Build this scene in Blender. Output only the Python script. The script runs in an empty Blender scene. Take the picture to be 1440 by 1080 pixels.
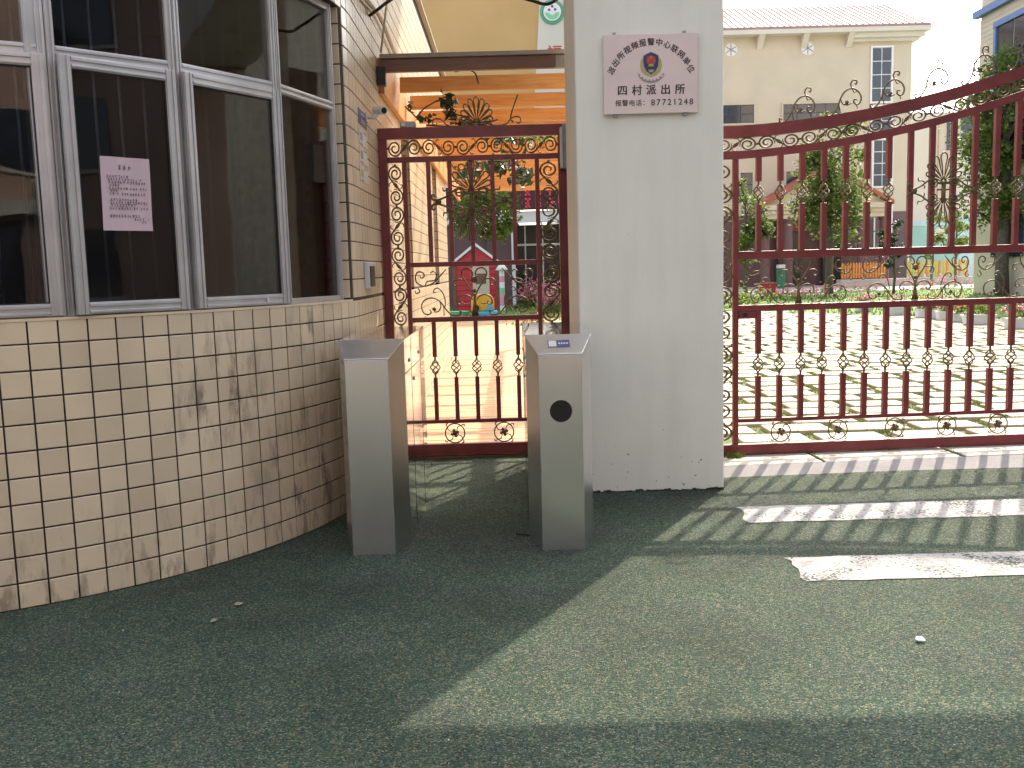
import bpy, math, random
from mathutils import Vector, Matrix
random.seed(7)
S = bpy.context.scene
COL = S.collection
R_ = math.radians

# ------------------------------------------------------------------ camera
F, CH = 1350.0, 1.4                       # focal length in photo pixels, eye height
PITCH, ROLL = math.atan(160 / F), math.atan(.027)
FWD = Vector((0, math.cos(PITCH), -math.sin(PITCH)))
_r, _u = Vector((1, 0, 0)), Vector((0, math.sin(PITCH), math.cos(PITCH)))
RGT = _r * math.cos(ROLL) - _u * math.sin(ROLL)
UPV = _r * math.sin(ROLL) + _u * math.cos(ROLL)
EYE = Vector((0, 0, CH))
cam = bpy.data.cameras.new('camera')
cam.sensor_width = 36; cam.lens = 36 * F / 1440; cam.clip_start = .05; cam.clip_end = 2000
co = bpy.data.objects.new('camera', cam); COL.objects.link(co)
m3 = Matrix((RGT, UPV, -FWD)).transposed()
co.matrix_world = Matrix.Translation(EYE) @ m3.to_4x4()
S.camera = co

# ------------------------------------------------------------------ world, sun, exposure
SUN_EL, SUN_AZ = R_(43.2), math.atan2(.484, .875)      # azimuth from +Y towards +X
w = bpy.data.worlds.new('World'); S.world = w; w.use_nodes = True
nt = w.node_tree; nt.nodes.clear()
sky = nt.nodes.new('ShaderNodeTexSky'); sky.sky_type = 'NISHITA'; sky.sun_disc = False
sky.sun_elevation = SUN_EL; sky.sun_rotation = SUN_AZ
sky.air_density = 1.0; sky.dust_density = 4.0; sky.ozone_density = .6
bg = nt.nodes.new('ShaderNodeBackground'); bg.inputs['Strength'].default_value = .15
wo = nt.nodes.new('ShaderNodeOutputWorld')
hz = nt.nodes.new('ShaderNodeHueSaturation'); hz.inputs['Saturation'].default_value = .46      # hazy white sky
nt.links.new(sky.outputs[0], hz.inputs['Color']); nt.links.new(hz.outputs[0], bg.inputs[0]); nt.links.new(bg.outputs[0], wo.inputs[0])
sl = bpy.data.lights.new('sun', 'SUN'); sl.energy = 2.0; sl.angle = R_(.55); sl.color = (1, .87, .68)
so = bpy.data.objects.new('sun', sl); COL.objects.link(so)
sd = Vector((math.sin(SUN_AZ) * math.cos(SUN_EL), math.cos(SUN_AZ) * math.cos(SUN_EL), math.sin(SUN_EL)))
so.rotation_euler = sd.to_track_quat('Z', 'Y').to_euler(); so.location = (10, 20, 30)
S.view_settings.view_transform = 'Standard'; S.view_settings.look = 'None'
S.view_settings.exposure = 1.88; S.view_settings.gamma = 1

# ------------------------------------------------------------------ photo pixel -> direction
def ray(x, y): return FWD + RGT * ((x - 720) / F) + UPV * ((540 - y) / F)
def at(x, y, Y): d = ray(x, y); return EYE + d * (Y / d.y)
def atX(x, y, X): d = ray(x, y); return EYE + d * (X / d.x)
def gnd(x, y, z=0): d = ray(x, y); return EYE + d * ((z - CH) / d.z)

# ------------------------------------------------------------------ materials
def mat(name, col, rough=.6, metal=0, var=0., vscale=8., bump=0., bscale=60., col2=None, coords='pos', rnd=0., spec=.5, detail=4, emit=0):
    m = bpy.data.materials.new(name); m.use_nodes = True
    n, l = m.node_tree.nodes, m.node_tree.links
    b = n['Principled BSDF']; b.inputs['Roughness'].default_value = rough; b.inputs['Metallic'].default_value = metal
    b.inputs['Specular IOR Level'].default_value = spec
    c1 = (*col, 1)
    b.inputs['Base Color'].default_value = c1
    g = n.new('ShaderNodeNewGeometry')
    src = g.outputs['Position']
    if coords == 'obj':
        src = n.new('ShaderNodeTexCoord').outputs['Object']
    last = None
    if var or col2:
        t = n.new('ShaderNodeTexNoise'); t.inputs['Scale'].default_value = vscale; t.inputs['Detail'].default_value = detail
        l.new(src, t.inputs['Vector'])
        rp = n.new('ShaderNodeMapRange'); rp.inputs[1].default_value = .35; rp.inputs[2].default_value = .65
        l.new(t.outputs['Fac'], rp.inputs[0])
        mx = n.new('ShaderNodeMix'); mx.data_type = 'RGBA'
        k = col2 if col2 else tuple(c * (1 - var) for c in col)
        mx.inputs[6].default_value = c1; mx.inputs[7].default_value = (*k, 1)
        l.new(rp.outputs[0], mx.inputs[0]); last = mx.outputs[2]
    if rnd:
        oi = n.new('ShaderNodeObjectInfo'); mr = n.new('ShaderNodeMapRange')
        mr.inputs[3].default_value = 1 - rnd; mr.inputs[4].default_value = 1 + rnd
        l.new(oi.outputs['Random'], mr.inputs[0])
        hs = n.new('ShaderNodeHueSaturation')
        if last: l.new(last, hs.inputs['Color'])
        else: hs.inputs['Color'].default_value = c1
        l.new(mr.outputs[0], hs.inputs['Value']); last = hs.outputs[0]
    if last: l.new(last, b.inputs['Base Color'])
    if bump:
        t = n.new('ShaderNodeTexNoise'); t.inputs['Scale'].default_value = bscale; t.inputs['Detail'].default_value = 3
        l.new(src, t.inputs['Vector'])
        bp = n.new('ShaderNodeBump'); bp.inputs['Strength'].default_value = bump; bp.inputs['Distance'].default_value = .01
        l.new(t.outputs['Fac'], bp.inputs['Height']); l.new(bp.outputs[0], b.inputs['Normal'])
    if emit:
        b.inputs['Emission Color'].default_value = c1; b.inputs['Emission Strength'].default_value = emit
    m['nodes_ok'] = 1
    return m

def N(m): return m.node_tree.nodes, m.node_tree.links, m.node_tree.nodes['Principled BSDF']

M = {}
def ground_mat():
    m = mat('green_ground', (.08, .11, .09), .85, spec=.3); n, l, b = N(m)
    g = n.new('ShaderNodeNewGeometry')
    v = n.new('ShaderNodeTexVoronoi'); v.inputs['Scale'].default_value = 185; l.new(g.outputs['Position'], v.inputs['Vector'])
    sx = n.new('ShaderNodeSeparateColor'); l.new(v.outputs['Color'], sx.inputs[0])
    cr = n.new('ShaderNodeValToRGB'); e = cr.color_ramp.elements
    e[0].position = 0; e[0].color = (.009, .026, .019, 1); e[1].position = 1; e[1].color = (.31, .28, .17, 1)
    for p, c in ((.3, (.027, .07, .05)), (.6, (.058, .11, .076)), (.85, (.13, .147, .09))):
        q = e.new(p); q.color = (*c, 1)
    l.new(sx.outputs[0], cr.inputs[0])
    t = n.new('ShaderNodeTexNoise'); t.inputs['Scale'].default_value = 1.1; t.inputs['Detail'].default_value = 6; t.inputs['Roughness'].default_value = .65
    l.new(g.outputs['Position'], t.inputs['Vector'])
    mr = n.new('ShaderNodeMapRange'); mr.inputs[1].default_value = .3; mr.inputs[2].default_value = .7; mr.inputs[3].default_value = .48; mr.inputs[4].default_value = 1.02
    l.new(t.outputs['Fac'], mr.inputs[0])
    hs = n.new('ShaderNodeHueSaturation'); l.new(cr.outputs[0], hs.inputs['Color']); l.new(mr.outputs[0], hs.inputs['Value'])
    # worn greyish patches
    t2 = n.new('ShaderNodeTexNoise'); t2.inputs['Scale'].default_value = 2.3; t2.inputs['Detail'].default_value = 5; l.new(g.outputs['Position'], t2.inputs['Vector'])
    m2 = n.new('ShaderNodeMapRange'); m2.inputs[1].default_value = .5; m2.inputs[2].default_value = .75; m2.inputs[3].default_value = 1; m2.inputs[4].default_value = .7
    l.new(t2.outputs['Fac'], m2.inputs[0]); l.new(m2.outputs[0], hs.inputs['Saturation'])
    # trodden dark marks
    t4 = n.new('ShaderNodeTexNoise'); t4.inputs['Scale'].default_value = 5.5; t4.inputs['Detail'].default_value = 7; t4.inputs['Roughness'].default_value = .7; l.new(g.outputs['Position'], t4.inputs['Vector'])
    m4 = n.new('ShaderNodeMapRange'); m4.inputs[1].default_value = .64; m4.inputs[2].default_value = .74; m4.inputs[4].default_value = .55; l.new(t4.outputs['Fac'], m4.inputs[0])
    x4 = n.new('ShaderNodeMix'); x4.data_type = 'RGBA'; l.new(m4.outputs[0], x4.inputs[0]); l.new(hs.outputs[0], x4.inputs[6]); x4.inputs[7].default_value = (.022, .03, .026, 1)
    l.new(x4.outputs[2], b.inputs['Base Color'])
    bp = n.new('ShaderNodeBump'); bp.inputs['Strength'].default_value = 1.0; bp.inputs['Distance'].default_value = .007
    l.new(v.outputs['Distance'], bp.inputs['Height']); bp.invert = True
    l.new(bp.outputs[0], b.inputs['Normal'])
    return m
M['ground'] = ground_mat()

def tile_mat():
    m = mat('cream_tile', (.68, .565, .405), .3, var=.12, vscale=3, rnd=.09, bump=.06, bscale=25); n, l, b = N(m)
    base = b.inputs['Base Color'].links[0].from_socket
    g = n.new('ShaderNodeNewGeometry')
    sep = n.new('ShaderNodeSeparateXYZ'); l.new(g.outputs['Position'], sep.inputs[0])
    t = n.new('ShaderNodeTexNoise'); t.inputs['Scale'].default_value = 7; t.inputs['Detail'].default_value = 8; t.inputs['Roughness'].default_value = .7
    mp = n.new('ShaderNodeMapping'); mp.inputs['Scale'].default_value = (1.6, 1.6, .45); l.new(g.outputs['Position'], mp.inputs[0]); l.new(mp.outputs[0], t.inputs['Vector'])
    r1 = n.new('ShaderNodeMapRange'); r1.inputs[1].default_value = .5; r1.inputs[2].default_value = .62; l.new(t.outputs['Fac'], r1.inputs[0])
    # smudges gather around two worn places of the wall and near its foot
    def blob(p, rad):
        d = n.new('ShaderNodeVectorMath'); d.operation = 'DISTANCE'; l.new(g.outputs['Position'], d.inputs[0]); d.inputs[1].default_value = p
        r = n.new('ShaderNodeMapRange'); r.inputs[1].default_value = rad; r.inputs[2].default_value = rad * .2; l.new(d.outputs['Value'], r.inputs[0]); return r.outputs[0]
    fo = n.new('ShaderNodeMapRange'); fo.inputs[1].default_value = .45; fo.inputs[2].default_value = .0; fo.inputs[3].default_value = .0; fo.inputs[4].default_value = .75
    l.new(sep.outputs['Z'], fo.inputs[0])
    s = fo.outputs[0]
    for p, rad in (((-1.42, 4.65, .85), .38), ((-1.05, 5.3, 1.1), .35), ((-1.1, 5.2, .35), .6)):
        a = n.new('ShaderNodeMath'); a.operation = 'MAXIMUM'; l.new(s, a.inputs[0]); l.new(blob(p, rad), a.inputs[1]); s = a.outputs[0]
    k = n.new('ShaderNodeMath'); k.operation = 'MULTIPLY'; l.new(s, k.inputs[0]); l.new(r1.outputs[0], k.inputs[1])
    k2 = n.new('ShaderNodeMath'); k2.operation = 'MULTIPLY'; l.new(k.outputs[0], k2.inputs[0]); k2.inputs[1].default_value = .8
    mx = n.new('ShaderNodeMix'); mx.data_type = 'RGBA'; l.new(k2.outputs[0], mx.inputs[0]); l.new(base, mx.inputs[6]); mx.inputs[7].default_value = (.1, .075, .055, 1)
    l.new(mx.outputs[2], b.inputs['Base Color'])
    return m
M['tile'] = tile_mat()
M['tile2'] = mat('brown_tile', (.33, .22, .12), .35, var=.2, vscale=4, rnd=.08)
M['grout'] = mat('dark_grout', (.05, .035, .03), .9, var=.4, vscale=20)
def plaster_mat():
    m = mat('grey_white_plaster', (.79, .8, .725), .75, var=.06, vscale=2.2, bump=.12, bscale=90, detail=8); n, l, b = N(m)
    base = b.inputs['Base Color'].links[0].from_socket
    g = n.new('ShaderNodeNewGeometry'); sep = n.new('ShaderNodeSeparateXYZ'); l.new(g.outputs['Position'], sep.inputs[0])
    t = n.new('ShaderNodeTexNoise'); t.inputs['Scale'].default_value = 34; t.inputs['Detail'].default_value = 2; l.new(g.outputs['Position'], t.inputs['Vector'])
    h = n.new('ShaderNodeMapRange'); h.inputs[1].default_value = 0; h.inputs[2].default_value = .5; h.inputs[3].default_value = .69; h.inputs[4].default_value = .8; l.new(sep.outputs['Z'], h.inputs[0])
    gt = n.new('ShaderNodeMath'); gt.operation = 'GREATER_THAN'; l.new(t.outputs['Fac'], gt.inputs[0]); l.new(h.outputs[0], gt.inputs[1])
    mu = n.new('ShaderNodeMath'); mu.operation = 'MULTIPLY'; mu.inputs[1].default_value = .75; l.new(gt.outputs[0], mu.inputs[0])
    mx = n.new('ShaderNodeMix'); mx.data_type = 'RGBA'; l.new(mu.outputs[0], mx.inputs[0]); l.new(base, mx.inputs[6]); mx.inputs[7].default_value = (.16, .14, .12, 1)
    # long faint runs and a dirty foot
    t3 = n.new('ShaderNodeTexNoise'); t3.inputs['Scale'].default_value = 4; t3.inputs['Detail'].default_value = 6
    mp = n.new('ShaderNodeMapping'); mp.inputs['Scale'].default_value = (3, 3, .25); l.new(g.outputs['Position'], mp.inputs[0]); l.new(mp.outputs[0], t3.inputs['Vector'])
    r3 = n.new('ShaderNodeMapRange'); r3.inputs[1].default_value = .45; r3.inputs[2].default_value = .8; r3.inputs[4].default_value = .14; l.new(t3.outputs['Fac'], r3.inputs[0])
    mx2 = n.new('ShaderNodeMix'); mx2.data_type = 'RGBA'; l.new(r3.outputs[0], mx2.inputs[0]); l.new(mx.outputs[2], mx2.inputs[6]); mx2.inputs[7].default_value = (.5, .46, .38, 1)
    l.new(mx2.outputs[2], b.inputs['Base Color'])
    return m
M['plaster'] = plaster_mat()
M['alu'] = mat('weathered_aluminium', (.56, .56, .57), .42, .7, var=.14, vscale=6, bump=.02, bscale=40)
M['dark_rubber'] = mat('dark_gasket', (.015, .015, .018), .6)
def steel(name, rough, col=(.62, .6, .58), an=.0):
    m = mat(name, col, rough, 1.0); n, l, b = N(m)
    g = n.new('ShaderNodeNewGeometry'); mp = n.new('ShaderNodeMapping'); mp.inputs['Scale'].default_value = (9, 9, 1)
    if an == 2: mp.inputs['Scale'].default_value = (2, 9, 3)
    l.new(g.outputs['Position'], mp.inputs[0])
    t = n.new('ShaderNodeTexNoise'); t.inputs['Scale'].default_value = 1; t.inputs['Detail'].default_value = 2; l.new(mp.outputs[0], t.inputs['Vector'])
    mr = n.new('ShaderNodeMapRange'); mr.inputs[3].default_value = max(.02, rough - .006); mr.inputs[4].default_value = rough + .006; l.new(t.outputs['Fac'], mr.inputs[0]); l.new(mr.outputs[0], b.inputs['Roughness'])
    t2 = n.new('ShaderNodeTexNoise'); t2.inputs['Scale'].default_value = 5; t2.inputs['Detail'].default_value = 5; l.new(g.outputs['Position'], t2.inputs['Vector'])
    mx = n.new('ShaderNodeMix'); mx.data_type = 'RGBA'; mx.inputs[6].default_value = (*col, 1); mx.inputs[7].default_value = (*[c * .86 for c in col], 1)
    l.new(t2.outputs['Fac'], mx.inputs[0]); l.new(mx.outputs[2], b.inputs['Base Color'])
    return m
M['steel'] = steel('brushed_steel', .27, (.76, .765, .79))
M['steel_mirror'] = steel('polished_steel', .08, (.78, .75, .72))
M['steel_top'] = steel('brushed_steel_top', .3, (.82, .83, .86), 2)
M['black'] = mat('black_plastic', (.008, .008, .009), .35)
M['maroon'] = mat('maroon_gate_paint', (.2, .034, .038), .4, var=.3, vscale=7, bump=.04, bscale=120)
M['bronze'] = mat('aged_bronze', (.17, .125, .065), .5, .3, var=.4, vscale=30)
M['galv'] = mat('galvanised_steel', (.33, .35, .38), .45, .6, var=.2, vscale=15)
def wood(name, c1, c2, sc=(1.2, 14, 14), rough=.55):
    m = mat(name, c1, rough, rnd=.12); n, l, b = N(m)
    tc = n.new('ShaderNodeNewGeometry'); mp = n.new('ShaderNodeMapping'); mp.inputs['Scale'].default_value = sc; l.new(tc.outputs['Position'], mp.inputs[0])
    t = n.new('ShaderNodeTexNoise'); t.inputs['Scale'].default_value = 1.6; t.inputs['Detail'].default_value = 6; t.inputs['Distortion'].default_value = 1.2; l.new(mp.outputs[0], t.inputs['Vector'])
    mx = n.new('ShaderNodeMix'); mx.data_type = 'RGBA'; mx.inputs[6].default_value = (*c1, 1); mx.inputs[7].default_value = (*c2, 1)
    r = n.new('ShaderNodeMapRange'); r.inputs[1].default_value = .35; r.inputs[2].default_value = .65; l.new(t.outputs['Fac'], r.inputs[0]); l.new(r.outputs[0], mx.inputs[0])
    # knots
    v = n.new('ShaderNodeTexVoronoi'); v.inputs['Scale'].default_value = 1; mp2 = n.new('ShaderNodeMapping'); mp2.inputs['Scale'].default_value = (2.6, 2.6, 5.2); l.new(tc.outputs['Position'], mp2.inputs[0]); l.new(mp2.outputs[0], v.inputs['Vector'])
    kr = n.new('ShaderNodeMapRange'); kr.inputs[1].default_value = .13; kr.inputs[2].default_value = .06; kr.inputs[4].default_value = .75; l.new(v.outputs['Distance'], kr.inputs[0])
    mk = n.new('ShaderNodeMix'); mk.data_type = 'RGBA'; l.new(kr.outputs[0], mk.inputs[0]); l.new(mx.outputs[2], mk.inputs[6]); mk.inputs[7].default_value = (*[c * .3 for c in c2], 1)
    hs = n['Hue/Saturation/Value'] if 'Hue/Saturation/Value' in n else [q for q in n if q.bl_idname == 'ShaderNodeHueSaturation'][0]
    l.new(mk.outputs[2], hs.inputs['Color'])
    return m
M['wood'] = wood('orange_pine', (.7, .34, .1), (.55, .22, .05))
M['wood_dark'] = wood('brown_timber', (.17, .085, .06), (.12, .06, .042))
M['deck'] = wood('deck_plank', (.52, .31, .16), (.4, .23, .11), (2.5, 20, 20), .6)
M['beamgrey'] = mat('grey_trim', (.3, .27, .24), .6, var=.15)
M['paver'] = mat('pale_granite', (.44, .4, .31), .8, var=.18, vscale=6, rnd=.09, bump=.25, bscale=70)
M['slab'] = mat('threshold_stone', (.48, .45, .4), .8, var=.15, vscale=4, bump=.2, bscale=60, rnd=.05)
M['kerb'] = mat('kerb_concrete', (.27, .26, .27), .85, var=.2, vscale=5, bump=.3, bscale=50)
def paint_mat():
    m = mat('road_paint', (.66, .65, .66), .7, bump=.35, bscale=160); n, l, b = N(m)
    g = n.new('ShaderNodeNewGeometry'); t = n.new('ShaderNodeTexNoise'); t.inputs['Scale'].default_value = 26; t.inputs['Detail'].default_value = 8; t.inputs['Roughness'].default_value = .75; l.new(g.outputs['Position'], t.inputs['Vector'])
    r = n.new('ShaderNodeMapRange'); r.inputs[1].default_value = .46; r.inputs[2].default_value = .64; r.inputs[4].default_value = .8; l.new(t.outputs['Fac'], r.inputs[0])
    mx = n.new('ShaderNodeMix'); mx.data_type = 'RGBA'; l.new(r.outputs[0], mx.inputs[0]); mx.inputs[6].default_value = (.3, .285, .29, 1); mx.inputs[7].default_value = (.14, .155, .14, 1)
    l.new(mx.outputs[2], b.inputs['Base Color'])
    ta = n.new('ShaderNodeTexNoise'); ta.inputs['Scale'].default_value = 75; ta.inputs['Detail'].default_value = 3; l.new(g.outputs['Position'], ta.inputs['Vector'])
    tb = n.new('ShaderNodeTexNoise'); tb.inputs['Scale'].default_value = 4.5; tb.inputs['Detail'].default_value = 5; l.new(g.outputs['Position'], tb.inputs['Vector'])
    ad = n.new('ShaderNodeMath'); ad.operation = 'MULTIPLY_ADD'; ad.inputs[1].default_value = .8; l.new(tb.outputs['Fac'], ad.inputs[0]); l.new(ta.outputs['Fac'], ad.inputs[2])
    ra = n.new('ShaderNodeMapRange'); ra.inputs[1].default_value = .97; ra.inputs[2].default_value = 1.06; ra.inputs[3].default_value = 1; ra.inputs[4].default_value = .12; l.new(ad.outputs[0], ra.inputs[0]); l.new(ra.outputs[0], b.inputs['Alpha'])
    return m
M['paint'] = paint_mat()
M['grass_soil'] = mat('grassy_soil', (.07, .125, .02), .95, col2=(.1, .1, .045), vscale=5, bump=.5, bscale=40)
M['lawn'] = mat('lawn_grass', (.12, .22, .035), .9, col2=(.075, .15, .025), vscale=3, bump=.7, bscale=60, detail=8)
def leaf_mat(name, c1, c2, tr=.35, sc=2.5):
    m = mat(name, c1, .5, col2=c2, vscale=sc, detail=6, spec=.4); n, l, b = N(m)
    o = [q for q in n if q.bl_idname == 'ShaderNodeOutputMaterial'][0]
    t = n.new('ShaderNodeBsdfTranslucent'); l.new(b.inputs['Base Color'].links[0].from_socket, t.inputs[0])
    mx = n.new('ShaderNodeMixShader'); mx.inputs[0].default_value = tr; l.new(b.outputs[0], mx.inputs[1]); l.new(t.outputs[0], mx.inputs[2]); l.new(mx.outputs[0], o.inputs[0]); return m
M['leaf'] = leaf_mat('tree_leaf', (.19, .25, .05), (.065, .11, .03), .5)
M['leaf2'] = leaf_mat('bright_leaf', (.25, .3, .06), (.11, .18, .04), .5)
M['leafdark'] = leaf_mat('vine_leaf', (.03, .055, .018), (.018, .035, .014), .25, 9)
M['blade'] = leaf_mat('grass_blade', (.14, .2, .035), (.1, .15, .03), .3, 12)
M['bark'] = mat('bark', (.12, .1, .08), .9, var=.4, vscale=14, bump=.6, bscale=40)
M['pink'] = leaf_mat('pink_petal', (.62, .12, .26), (.72, .28, .42), .3, 9)
M['orangef'] = leaf_mat('orange_petal', (.65, .2, .05), (.6, .1, .06), .3, 9)
M['white'] = mat('white_paint', (.75, .75, .75), .5, var=.06, vscale=4)
M['pot'] = mat('white_plastic_pot', (.68, .7, .72), .45, var=.1, vscale=6)
M['cream'] = mat('cream_render', (.56, .49, .39), .85, var=.08, vscale=.8)
M['plum'] = mat('plum_tile', (.14, .075, .08), .6, var=.15, vscale=1.2)
M['roof'] = mat('pink_roof_tile', (.34, .22, .21), .75, var=.15, vscale=2)
M['redroof'] = mat('red_roof_tile', (.36, .1, .07), .7, var=.2, vscale=2)
M['glassdark'] = mat('dark_window_glass', (.03, .04, .06), .08, var=.3, vscale=.6, spec=.8)
M['yellow'] = mat('mustard_wall', (.54, .35, .15), .85, var=.1, vscale=.5)
M['offwhite'] = mat('offwhite_wall', (.6, .57, .5), .8, var=.06, vscale=.7)
M['teal'] = mat('teal_mural', (.3, .52, .5), .8, var=.1, vscale=1)
M['skyblue'] = mat('pale_blue_mural', (.42, .6, .68), .8, var=.1, vscale=1)
M['blue'] = mat('blue_trim', (.12, .2, .42), .6, var=.1)
M['red'] = mat('red_plastic', (.5, .025, .045), .5, var=.15, vscale=5)
M['yel'] = mat('yellow_plastic', (.72, .36, .03), .45, var=.1)
M['cyan'] = mat('blue_plastic', (.06, .42, .68), .45, var=.1)
M['green'] = mat('green_plastic', (.02, .18, .09), .5, var=.15)
M['orange'] = mat('orange_paint', (.6, .24, .05), .6, var=.1)
M['limeyel'] = mat('yellow_green_paint', (.55, .48, .12), .6, var=.1)
M['pinkpaint'] = mat('pink_paint', (.7, .3, .4), .6, var=.08)
M['paper'] = mat('pink_paper', (.56, .43, .48), .8, var=.05, vscale=10)
M['ink'] = mat('dark_ink', (.06, .045, .055), .7, var=.2)
M['plaque'] = mat('pink_steel_plaque', (.74, .62, .6), .4, .1, col2=(.66, .57, .56), vscale=3, coords='obj')
M['navy'] = mat('navy_enamel', (.03, .035, .1), .45, var=.1)
M['redenamel'] = mat('red_enamel', (.42, .05, .05), .45, var=.1)
M['gold'] = mat('gold_green_enamel', (.42, .42, .16), .45, var=.15)
M['greyp'] = mat('grey_enamel', (.27, .26, .27), .5, var=.15)
M['greenlogo'] = mat('logo_green', (.06, .27, .17), .5, var=.05)
M['greenlight'] = mat('logo_light_green', (.2, .55, .3), .5, var=.05)
M['purple'] = mat('logo_purple', (.12, .05, .25), .5, var=.05)
M['redink'] = mat('red_lettering', (.45, .02, .03), .6, var=.1)
M['banner'] = mat('dark_red_banner', (.07, .008, .014), .6, var=.15)
M['led'] = mat('red_led', (.9, .05, .12), .5, var=.05)
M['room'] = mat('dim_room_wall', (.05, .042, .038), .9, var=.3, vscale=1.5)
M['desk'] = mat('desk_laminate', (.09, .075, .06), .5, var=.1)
M['curtain'] = mat('patterned_curtain', (.5, .46, .46), .9, col2=(.14, .13, .14), vscale=22)
M['street'] = mat('terracotta_facade', (.36, .25, .2), .8, var=.15, vscale=.7)
M['asphalt'] = mat('asphalt', (.05, .05, .05), .9, var=.2, vscale=3, bump=.3, bscale=90)
M['earth'] = mat('grey_paving', (.32, .31, .3), .9, var=.15, vscale=1.5)
M['concrete'] = mat('concrete', (.42, .4, .37), .85, var=.15, vscale=1.3, bump=.1, bscale=30)
M['whitelabel'] = mat('white_label', (.62, .62, .58), .5, var=.06, vscale=30)
M['bluelabel'] = mat('blue_label', (.06, .07, .19), .45, var=.1)
M['yellowlabel'] = mat('yellow_print', (.45, .4, .08), .5, var=.1)
M['camwhite'] = mat('camera_white', (.62, .63, .63), .35, var=.05)
M['cable'] = mat('black_cable', (.012, .012, .012), .5, var=.2)
M['pipe'] = mat('white_conduit', (.5, .45, .38), .5, var=.1)
def glass_mat():
    m = bpy.data.materials.new('window_pane'); m.use_nodes = True; n, l = m.node_tree.nodes, m.node_tree.links; n.clear()
    o = n.new('ShaderNodeOutputMaterial'); f = n.new('ShaderNodeFresnel'); f.inputs[0].default_value = 1.52
    t = n.new('ShaderNodeBsdfTransparent'); t.inputs[0].default_value = (.62, .64, .64, 1)
    g = n.new('ShaderNodeBsdfGlossy'); g.inputs['Roughness'].default_value = .015; g.inputs[0].default_value = (.9, .9, .9, 1)
    tx = n.new('ShaderNodeTexNoise'); tx.inputs['Scale'].default_value = 2.5; ge = n.new('ShaderNodeNewGeometry'); l.new(ge.outputs['Position'], tx.inputs['Vector'])
    bp = n.new('ShaderNodeBump'); bp.inputs['Strength'].default_value = .02; bp.inputs['Distance'].default_value = .05; l.new(tx.outputs['Fac'], bp.inputs['Height']); l.new(bp.outputs[0], g.inputs['Normal'])
    a = n.new('ShaderNodeMath'); a.operation = 'MULTIPLY_ADD'; a.inputs[1].default_value = .85; a.inputs[2].default_value = .01; l.new(f.outputs[0], a.inputs[0])
    mx = n.new('ShaderNodeMixShader'); l.new(a.outputs[0], mx.inputs[0]); l.new(t.outputs[0], mx.inputs[1]); l.new(g.outputs[0], mx.inputs[2]); l.new(mx.outputs[0], o.inputs[0])
    return m
M['glass'] = glass_mat()

# ------------------------------------------------------------------ mesh helpers
def tag(o, label=None, cat=None, group=None, kind=None):
    if label: o['label'] = label
    if cat: o['category'] = cat
    if group: o['group'] = group
    if kind: o['kind'] = kind
    return o
def empty(name, loc=(0, 0, 0), rz=0, label=None, cat=None, group=None):
    o = bpy.data.objects.new(name, None); COL.objects.link(o); o.location = loc; o.rotation_euler = (0, 0, rz)
    o.empty_display_size = .1
    return tag(o, label, cat, group)
def link(name, me, m, parent=None, local=False, smooth=False):
    o = bpy.data.objects.new(name, me); COL.objects.link(o)
    if m is not None and not me.materials: me.materials.append(M[m] if isinstance(m, str) else m)
    if parent:
        o.parent = parent
        if not local:
            pm = Matrix.LocRotScale(parent.location, parent.rotation_euler, parent.scale)
            q = parent.parent
            if q: pm = Matrix.LocRotScale(q.location, q.rotation_euler, q.scale) @ parent.matrix_parent_inverse @ pm
            o.matrix_parent_inverse = pm.inverted()
    return o
def catmull(P, n=6, closed=False):
    P = [Vector(p) for p in P]; out = []
    L = len(P)
    for i in range(L if closed else L - 1):
        p0 = P[(i - 1) % L] if closed or i else P[0] * 2 - P[1]
        p1, p2 = P[i], P[(i + 1) % L]
        p3 = P[(i + 2) % L] if closed or i + 2 < L else p2 * 2 - p1
        for k in range(n):
            t = k / n
            out.append(.5 * ((2 * p1) + (p2 - p0) * t + (2 * p0 - 5 * p1 + 4 * p2 - p3) * t * t + (3 * p1 - p0 - 3 * p2 + p3) * t ** 3))
    if not closed: out.append(P[-1])
    return out
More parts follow.
